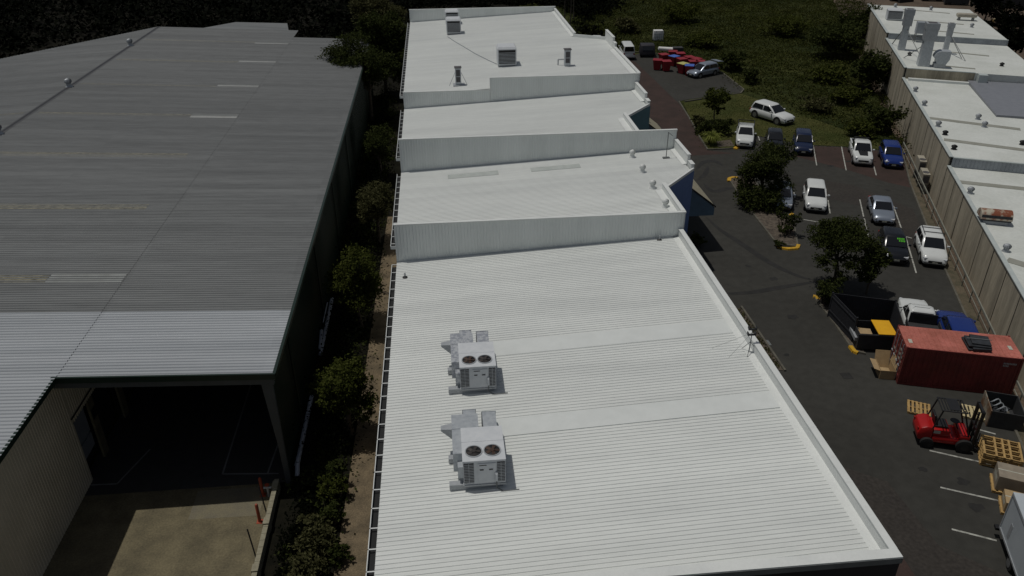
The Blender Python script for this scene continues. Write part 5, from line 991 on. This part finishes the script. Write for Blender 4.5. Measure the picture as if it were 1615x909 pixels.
wb_ = [(1036,110,'bin_red','bin_red','red bin at the left end of the cluster with a pale mark'),(1050,112,'bin_red','bin_red','red bin second from the left in the front row'),(1046,101,'bin_red','bin_red','red bin standing behind the left front bins'),(1062,104,'bin_red','lid_blue','red bin with a large blue lid in the middle of the cluster'),(1060,96,'bin_red','bin_red','red bin behind the blue lidded one in the middle of the cluster'),(1072,99,'bin_red','bin_red','plain red bin in the middle of the back row'),(1074,108,'bin_red','bin_red','red bin between the blue lidded and the yellow lidded bins'),(1076,116,'bin_red','lid_yellow','red bin with a yellow lid in the front row'),(1086,119,'bin_red','lid_blue','red bin with a blue lid in the front row beside the people mover'),(1092,112,'bin_red','bin_red','red bin standing just behind the people mover bonnet'),(1086,105,'bin_red','bin_red','red bin at the back centre with a white scrap on its lid'),(1097,108,'bin_red','bin_red','red bin at the right end of the back row'),(1103,112,'bin_red','bin_red','rightmost red bin touching the people mover')]
for i, (x, y, b_, l_, lab) in enumerate(wb_): wheelie(lab, at(x, y)+Vector((0, 0, .01)), rad(-20+17*(i % 4)), b_, l_, 1.05)
p = at(1052, 97); mb = MB(); mb.lathe([(.05, -1.1), (.28, -1.0), (.3, 1.0), (.05, 1.1)], (0, 0, 0), 12, axis='X'); o = mb.build('white_roll', M['ibc_white'], smooth=True); o.location = p+Vector((-.1, 1.0, 1.55)); o.rotation_euler = (0, .05, -.2); tag(o, 'white rolled bundle lying on top of the red bins', 'roll')
mb = MB(); mb.box((0, 0, .02), (.55, .4, .03)); o = mb.build('paper_scrap', M['ibc_white'], loc=None); o.location = at(1035.5, 107.5)+Vector((0, -.9, .01)); tag(o, 'white scrap lying on the asphalt in front of the red bins', 'litter')
p = at(1071, 92); mb = MB(); mb.box((0,0,.7), (1.5,1.0,1.3)); o = mb.build('dark_crate', M['bin_dark'], bevel=.05); o.location = p+Vector((0, 1.2, 0)); tag(o, 'dark green crate behind the red bins beside the white roll', 'crate')
# =================================================================== LEFT YARD
LW = thing('low_block_wall', 'low block wall with a sunlit cream top beside the concrete yard', 'wall', (-8.85, 24, 0)); mb = MB()
y = 8.0
while y < 29.8: mb.bx(-8.97, -8.75, y, min(y+.385, 29.9), -.1, .52); y += .4
mb.build('blocks', M['block'], LW, world=True)
for yy in (24.2, 26.9, 29.3): mb = MB(); mb.bx(-9.0, -8.72, yy, yy+.4, -.1, .60); mb.build('pier', M['block'], LW, world=True)
for (x, y, l) in ((410, 823, 'orange red safety bollard nearer the camera leaning by the low block wall'), (415, 781, 'orange red safety bollard farther from the camera in the shade of the loading bay')):
    p = at(x, y); p.x = min(p.x, -9.15); T = thing('bollard', l, 'bollard', p, 0, 'bollards by the low block wall'); mb = MB(); mb.lathe([(.075, 0), (.075, 1.05), (.05, 1.1), (.0, 1.11)], n=12); mb.build('post', M['bollard'], T, smooth=True); mb = MB(); mb.bx(-.14,.14,-.14,.14,0,.02); mb.build('base_plate', M['bollard'], T)
p = at(421, 783); p.x = -9.2; T = thing('fire_hydrant_valve', 'small pale hydrant valve standing between the bollards and the block wall', 'valve', p); mb = MB(); mb.tube((0,0,0), (0,0,.7), .06); mb.tube((-.18,0,.55), (.18,0,.55), .05); mb.build('riser', M['galv'], T); mb = MB(); mb.lathe([(.11, .701), (.11, .74)], n=10); mb.build('hand_wheel', M['bollard'], T)
for (a, b, l) in (((401, 826), (415, 878), 'black slanted steel stay leaning on the low block wall, the nearer one'), ((424, 787), (430, 808), 'black slanted steel stay beside the hydrant valve, the farther one')):
    A = at(*a, 1.6); B = at(*b, .3); mb = MB(); mb.tube(Vector((-9.3, B.y+.5, 1.5)), Vector((-9.02, B.y, .02)), .035); tag(mb.build('steel_stay', M['black'], loc=(-9.02, B.y, .0)), l, 'stay')
# planks and branch on the soil path
p0 = at(590, 742, .02); mb = MB(); mb.hexa([(-3.75, p0.y-.4, .02), (-3.72, p0.y-.4, .02), (-3.72, p0.y+2.2, .02), (-3.75, p0.y+2.2, .02)], [(-3.5, p0.y-.4, 1.4), (-3.47, p0.y-.4, 1.4), (-3.47, p0.y+2.2, 1.4), (-3.5, p0.y+2.2, 1.4)]); tag(mb.build('timber_sheet', M['pale_pine'], loc=(-3.7, p0.y, 0)), 'pale timber sheet leaning under the white gutter', 'timber sheet')
T = thing('fallen_branch', 'bare dead branch lying on the sandy path beside the white factory', 'branch', at(603, 462)); mb = MB(); rr = random.Random(2)
for k in range(5):
    p = Vector((0, 0, .08)); a = rr.uniform(0, 6.28)
    for s in range(4): q = p+Vector((math.cos(a), math.sin(a)*1.3, rr.uniform(-.05,.12)))*.35; q.z = max(.05, q.z); mb.tube(p, q, .04-.008*s, .035-.008*s, 5); p = q; a += rr.uniform(-.6,.6)
mb.build('limb', M['bark'], T)
# =================================================================== VEGETATION
def TP(px, py, zc): p = at(px, py, zc); return p.x, p.y
def L6(rx, rz, zc, seed, k=5, ry=None):
    k += 2
    r = random.Random(seed); out = [(0, 0, zc, rx*.7, (ry or rx)*.7, rz*.8)]
    for i in range(k):
        a = 2*math.pi*i/k+r.uniform(-.4,.4); q = r.uniform(.5,.85); out.append((math.cos(a)*rx*q, math.sin(a)*(ry or rx)*q, zc+r.uniform(-.7,.6)*rz, rx*r.uniform(.28,.55), (ry or rx)*r.uniform(.28,.55), rz*r.uniform(.28,.55)))
    return out
g = 'trees in the strip between the warehouse and the white factory'
for (px, py, zc, rx, rz, h, mat, n, sz, lab) in (
    (557, 440, 3.6, 1.45, 2.1, 5.5, 'leaf_mid', 5200, .12, 'bushy green tree left of the dead branch on the sandy path'),
    (588, 316, 3.6, 1.55, 1.6, 5, 'leaf_olive', 3600, .12, 'olive tree beside the second stepped wall of the white factory'),
    (596, 226, 3.6, 1.8, 1.9, 5.5, 'leaf_dark', 3000, .13, 'dark olive tree below the big tree, beside the third roof step'),
    (541, 608, 3.2, 1.35, 1.5, 4.6, 'leaf_mid', 4600, .11, 'feathery green tree below the bushy one in the narrow strip'),
    (578, 105, 6.2, 3.6, 2.8, 9, 'leaf_dark', 9000, .17, 'big dark tree hanging over the warehouse roof edge'),
    (602, 62, 7.0, 3.4, 3.2, 10, 'leaf_dark', 7000, .2, 'tall dark tree right behind the big overhanging one'),
    (590, 20, 7.5, 3.8, 3.4, 11, 'leaf_olive', 6000, .22, 'olive topped tall tree at the top edge left of the white factory'),
    (632, 95, 4.5, 1.6, 3.0, 7, 'leaf_dark', 3500, .16, 'narrow dark tree against the left gutter of the far white roof')):
    x, y = TP(px, py, zc); x = min(max(x, -10.2), -4.4) if y < 130 else x; n = int(n*2.4); sz *= .68
    if y < 62: rx *= 1.18; rz *= 1.15; x += .15
    lb = L6(rx, rz, zc, int(px))
    if 'overhanging' not in lab and 'hanging' in lab: lb += [(-2.6, -1.0, 7.6, 1.8, 1.7, 1.2), (-3.6, .8, 7.3, 1.5, 1.6, 1.0), (-1.5, 1.5, 8.4, 2.0, 1.8, 1.4), (-2.2, -2.6, 7.0, 1.4, 1.4, 1.0)]
    tree('tree', lab, 'tree', x, y, h, lb, mat, n, sz, seed=int(px), trunk=.1+rx*.03, group=g)
g = 'shrubs at the foot of the low block wall'
for (px, py, zc, r, mat, n, lab) in ((522, 765, 1.0, .75, 'leaf_mid', 900, 'bright green fern like shrub in the dark strip left of the sandy path'), (500, 842, 1.1, 1.0, 'leaf_olive', 1700, 'grey green shrub just below the fern like one'), (478, 895, 1.0, 1.0, 'leaf_olive', 1500, 'olive shrub at the bottom edge beside the block wall'), (520, 805, .9, .7, 'leaf_dark', 700, 'small dark shrub between the fern and the sandy path'), (530, 870, .6, .6, 'leaf_dark', 700, 'dark low shrub at the bottom edge of the sandy path'), (525, 735, 1.3, .6, 'leaf_dark', 700, 'dark shrub above the fern like one'), (600, 272, .8, .7, 'leaf_dark', 500, 'small dark shrub near the second gutter end'), (580, 370, .8, .8, 'leaf_dark', 600, 'dark shrub below the olive tree by the path')):
    x, y = TP(px, py, zc); shrub('shrub', lab, x, y, L6(r, r*.9, zc*.8, int(px)+3, 4), mat, n, .085, int(px), g)
# island and car park trees
x, y = TP(1205, 268, 2.6); tree('tree', 'big round dark tree on the island in front of the half hidden silver car', 'tree', x, y, 5.2, L6(2.35, 2.2, 3.0, 11, 7), 'leaf_dark', 15000, .1, seed=11, trunk=.16)
x, y = TP(1196, 312, 1.0); shrub('shrub', 'low dark bush under the big round island tree', x, y, [*L6(1.7, 1.2, 1.0, 12, 6), (1.3, -.9, 1.0, .9, .8, .9), (1.6, .4, 1.6, .8, .8, .7), (-.6, 1.2, 1.2, .9, .9, .9)], 'leaf_dark', 5200, .11, 12)
x, y = TP(1242, 352, 1.0); shrub('shrub', 'thin straggly bush at the yellow tip of the island', x, y, L6(.9, 1.0, 1.1, 13, 5), 'leaf_dark', 900, .1, 13)
x, y = TP(1228, 383, .4); shrub('shrub', 'tiny clump of leaves inside the yellow kerb tip', x, y, L6(.5, .3, .35, 14, 3), 'leaf_dark', 300, .08, 14)
x, y = TP(1330, 385, 3.4); tree('tree', 'wide spreading dark tree in front of the black car with lettering', 'tree', x, y, 5.6, [(0,0,3.8,1.6,1.5,.9), (-1.2,.2,3.6,1.2,1.1,.7), (1.5,.1,3.4,1.3,1.2,.8), (.2,.9,4.3,1.5,1.0,.7), (-1.0,1.1,4.0,1.0,.9,.6), (1.9,-.8,2.5,.7,.7,.8), (-1.5,-.9,2.6,.8,.7,.7), (.2,-1.2,2.5,.9,.7,.6), (-.6,-1.5,1.6,.6,.6,.6)], 'leaf_dark', 15000, .085, seed=21, trunk=.13)
x, y = TP(1374, 432, 1.6); tree('tree', 'smaller dark tree behind the screened bin enclosure', 'tree', x, y, 3.6, [(0,0,2.2,.9,.8,.9), (.5,.2,2.9,.7,.7,.7), (-.5,-.1,1.6,.6,.6,.6)], 'leaf_dark', 3000, .1, seed=22, trunk=.07)
x, y = TP(1306, 462, .9); shrub('shrub', 'dense dark bush left of the screened bin enclosure', x, y, L6(1.0, 1.0, 1.0, 23, 5), 'leaf_dark', 2200, .09, 23)
x, y = TP(1130, 163, 2.2); tree('tree', 'small dark tree with a thin trunk on the lawn corner', 'tree', x, y, 4.2, [(0,0,3.0,1.3,1.2,.9), (.9,.1,2.7,.8,.8,.6), (-.7,0,2.2,.8,.8,.6), (.2,0,1.5,.7,.7,.6)], 'leaf_mid', 3000, .12, seed=31, trunk=.08)
for (px, py, zc, r, mat, n, lab) in ((1113, 200, .9, 1.1, 'leaf_dark', 1500, 'dark shrub at the foot of the small lawn tree'), (1140, 200, .9, 1.2, 'leaf_dark', 1500, 'dark shrub right of the small lawn tree trunk'), (1102, 190, .8, .8, 'leaf_olive', 700, 'olive shrub beside the lawn kerb')):
    x, y = TP(px, py, zc); shrub('shrub', lab, x, y, L6(r, .9, zc, int(px), 4), mat, n, .11, int(px), 'shrubs at the lawn corner')
x, y = TP(1123, 220, .6); T = thing('grass_tuft', 'spiky yellow green grass tuft at the lawn kerb corner', 'grass tuft', (x, y, .03)); r = random.Random(5); mb = MB()
for i in range(340):
    a = r.uniform(0, 6.283); l = r.uniform(.9, 1.7); s = r.uniform(.15, 1.0); d = Vector((math.cos(a), math.sin(a), 0)); w = Vector((-d.y, d.x, 0))*.03; b = d*r.uniform(0, .25); m_ = b+d*s*.55*l+Vector((0,0,l*.75)); e = b+d*s*1.05*l+Vector((0,0,l*(.95-.5*s)))
    mb.add([b-w, b+w, m_+w*.8, m_-w*.8, e], [(0,1,2,3), (3,2,4)])
mb.build('blades', M['leaf_yellow'], T)
# garden strip by the near white wall
rng = np.random.default_rng(7); C = np.stack([rng.uniform(18.3, 19.6, 700), rng.uniform(37, 44, 700), rng.uniform(.03, .16, 700)], 1); o = leaf_obj('leaf_litter', M['leaf_olive'], None, C, .09, 7); struct(o, 'stuff'); 
x, y = TP(1099, 378, .5); shrub('shrub', 'small green shrub in the shade below the blue awning', x, y, L6(.7, .5, .5, 41, 4), 'leaf_mid', 700, .1, 41)
# big bushes along the concrete wall and on the scrub slope
for (px, py, zc, r, rz, mat, n, sz, lab) in ((1378, 108, 2.8, 2.6, 2.6, 'leaf_dark', 4200, .2, 'large dark bush against the concrete wall beside the ribbed step'), (1392, 185, 1.6, 1.9, 1.5, 'leaf_dark', 2200, .16, 'dark bush at the foot of the concrete wall above the blue car'), (1362, 200, 1.0, 1.6, 1.0, 'leaf_mid', 1600, .15, 'green bush on the lawn edge behind the striped pickup'), (1322, 62, 2.6, 3.6, 2.6, 'leaf_dark', 6500, .18, 'broad dark bush high on the scrub slope left of the concrete factory'), (1350, 40, 3.0, 3.0, 3.2, 'leaf_dark', 6000, .18, 'dark tall bush at the far corner of the concrete factory'), (1310, 118, 1.0, 2.4, 1.0, 'leaf_mid', 2000, .2, 'green mound of scrub in the middle of the slope'), (1340, 150, 1.0, 2.2, 1.0, 'leaf_mid', 2000, .18, 'leafy green mound above the lawn edge'), (1290, 165, .8, 1.8, .8, 'leaf_olive', 1300, .17, 'olive mound of scrub right above the angled white car'), (1155, 95, 1.4, 1.8, 1.5, 'leaf_dark', 1700, .18, 'dark scrub bush behind the silver people mover'), (1110, 62, 1.2, 2.6, 1.2, 'leaf_mid', 4000, .15, 'dark scrub bush above the red bins'), (1240, 40, 1.6, 3.4, 1.6, 'leaf_mid', 5000, .16, 'dark clump of scrub high in the middle of the slope'), (1185, 120, 1.0, 1.2, 1.0, 'leaf_dark', 900, .16, 'small dark bush right of the car park kerb end'), (990, 40, 1.2, 2.2, 1.4, 'leaf_olive', 1600, .22, 'pale olive bush above the white van'), (1075, 20, 1.6, 3.6, 1.8, 'leaf_mid', 4500, .17, 'dark clump of scrub at the top edge above the liquid tote')):
    x, y = TP(px, py, zc); shrub('bush', lab, x, y, L6(r, rz, zc, int(px)+50, 6), mat, int(n*1.2), sz, int(px), 'bushes on the scrub slope', cat='bush')
# rough grass and undergrowth: stuff
def inpoly(X, Y, poly):
    ins = np.zeros(len(X), bool); n = len(poly)
    for i in range(n):
        x1, y1 = poly[i]; x2, y2 = poly[(i+1) % n]; c = ((y1 > Y) != (y2 > Y)) & (X < (x2-x1)*(Y-y1)/(y2-y1+1e-9)+x1); ins ^= c
    return ins
def scatter(name, poly, nclump, per, size, hmax, mat, seed, sig=1.0, gsize=None, up=.35, lowbias=1.6):
    r = np.random.default_rng(seed); px = np.array([p[0] for p in poly]); py = np.array([p[1] for p in poly])
    X = r.uniform(px.min(), px.max(), nclump*4); Y = r.uniform(py.min(), py.max(), nclump*4); k = inpoly(X, Y, poly); X = X[k][:nclump]; Y = Y[k][:nclump]
    H = hmax*(r.random(len(X))**lowbias)
    C = np.stack([np.repeat(X, per), np.repeat(Y, per), np.zeros(len(X)*per)], 1); hh = np.repeat(H, per)
    C[:, :2] += r.normal(size=(len(C), 2))*sig*(.5+hh[:, None]/hmax); C[:, 2] = hh*r.random(len(C))**.6+.02
    return struct(leaf_obj(name, M[mat], None, C, size, seed, up), 'stuff')
V2 = lambda *q: [(at(x, y).x, at(x, y).y) for x, y in q]
hill = V2((985, 80), (1040, 86), (1140, 115), (1175, 142), (1330, 204), (1424, 240), (1405, 150), (1360, 0), (880, 0), (915, 50))
scatter('rough_grass', hill, 6000, 14, .12, .35, 'grass_blade', 3, .9, up=.1)
scatter('undergrowth', hill, 110, 70, .14, 1.0, 'leaf_mid', 4, 1.3)
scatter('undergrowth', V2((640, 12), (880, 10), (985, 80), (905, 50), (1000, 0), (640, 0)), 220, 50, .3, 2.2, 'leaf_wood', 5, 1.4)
scatter('lawn_grass', V2((1085, 166), (1168, 150), (1330, 207), (1420, 240), (1336, 231), (1270, 228), (1190, 212), (1160, 230), (1117, 233)), 1500, 12, .06, .06, 'grass_blade', 6, .5)
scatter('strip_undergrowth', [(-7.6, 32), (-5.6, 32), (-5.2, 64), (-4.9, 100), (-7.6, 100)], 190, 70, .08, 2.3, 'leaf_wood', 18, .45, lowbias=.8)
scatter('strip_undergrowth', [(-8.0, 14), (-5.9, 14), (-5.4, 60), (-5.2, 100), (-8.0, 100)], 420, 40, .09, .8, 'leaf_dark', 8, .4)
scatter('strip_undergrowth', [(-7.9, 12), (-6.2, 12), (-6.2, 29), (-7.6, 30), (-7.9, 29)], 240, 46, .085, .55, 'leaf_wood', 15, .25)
wood = [(-160, 112), (-60, 104), (-38, 120), (-20, 120), (-16, 104), (-9, 104), (-4, 125), (-4, 230), (-160, 260)]
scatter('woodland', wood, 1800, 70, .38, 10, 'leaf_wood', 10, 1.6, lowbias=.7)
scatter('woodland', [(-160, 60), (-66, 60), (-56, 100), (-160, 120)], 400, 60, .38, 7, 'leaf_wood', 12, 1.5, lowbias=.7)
r = random.Random(4)
for i, (px, lab) in enumerate(((905, 'thin dark tree trunk leftmost behind the white factory corner'), (890, 'pale thin tree trunk above the far parapet end'), (898, 'dark leaning tree trunk at the top edge above the far parapet'))):
    p = at(px, 30+6*i); tree('tree', lab, 'tree', p.x, p.y, 8, [(0, 0, 8.5, 1.5, 1.5, 1.5), (.8, .3, 7.5, 1.0, 1.0, 1.0)], 'leaf_wood', 500, .25, seed=60+i, trunk=.12, group='thin trees behind the white factory')
# =================================================================== FAR RIGHT YARD
def far_box(name, label, cat, p, d, rz, mats, parts):
    T = thing(name, label, cat, p, rz)
    for nm, m, bxs in parts:
        mb = MB(); [mb.bx(*b) for b in bxs]; mb.build(nm, M[m], T)
    return T
p = at(1588, 14, -.9); far_box('dark_shed', 'dark shed with a pale roof end at the top right corner', 'shed', p, 0, -AL, 0, [('wall', 'char_wall', [(-5, 5, 0, 8, 0, 3.2)]), ('roof', 'char_wall', [(-5.2, 1.5, -.2, 8.2, 3.21, 3.4)]), ('roof_sheet', 'zinc_wall', [(1.51, 5.2, -.2, 4, 3.21, 3.42)])])
p = at(1428, 4, -.9); far_box('yellow_machine', 'yellow machine partly hidden beyond the far corner of the concrete factory', 'machine', p, 0, .3, 0, [('body', 'bright_yellow', [(-1.6, 1.6, 0, 2, .8, 2.0)]), ('cab', 'black', [(-.6, .6, .3, 1.6, 2.01, 3.0)]), ('track', 'tyre', [(-1.9, 1.9, -.3, .3, 0, .79), (-1.9, 1.9, 1.8, 2.4, 0, .79)])])
for k, (px, py, lab, m) in enumerate(((1508, 9, 'dark covered stack beyond the edge of the concrete factory', 'bin_dark'), (1472, 3, 'dark covered load at the top edge behind the concrete factory', 'purple_grey'), (1596, 44, 'dark parked vehicle behind the right edge of the concrete factory', 'car_black'))):
    p = at(px, py, -.9); far_box('covered_load' if k < 2 else 'parked_vehicle', lab, 'load' if k < 2 else 'vehicle', p, 0, -AL+.1*k, 0, [('body', m, [(-2.2, 2.2, 0, 1.8, .3, 1.3)]), ('top', m, [(-1.2, 1.4, .1, 1.7, 1.301, 1.9)]), ('wheel', 'tyre', [(-1.6, -1.0, -.05, 1.85, 0, .6), (1.0, 1.6, -.05, 1.85, 0, .6)])])
p = at(1576, 36, -.9); far_box('timber_pile', 'pale timber pile on the bare earth beyond the concrete factory', 'timber', p, 0, -.5, 0, [('plank', 'pine', [(-1.4, 1.4, 0, .8, 0, .35)]), ('top_plank', 'pale_pine', [(-1.0, 1.2, .1, .7, .351, .55)])])
for (px, py, r_, lab) in ((1600, 22, 4.0, 'dark tree at the top right corner beyond the bare earth'), (1612, 55, 3.2, 'dark tree at the right edge below the corner tree'), (1560, 2, 3.0, 'dark tree at the top edge left of the pale shed roof')):
    p = at(px, py, 3); tree('tree', lab, 'tree', p.x, p.y, 6, L6(r_, 2.4, 3.6, int(px), 6), 'leaf_wood', 2600, .28, seed=int(px), trunk=.16, z=-.9)
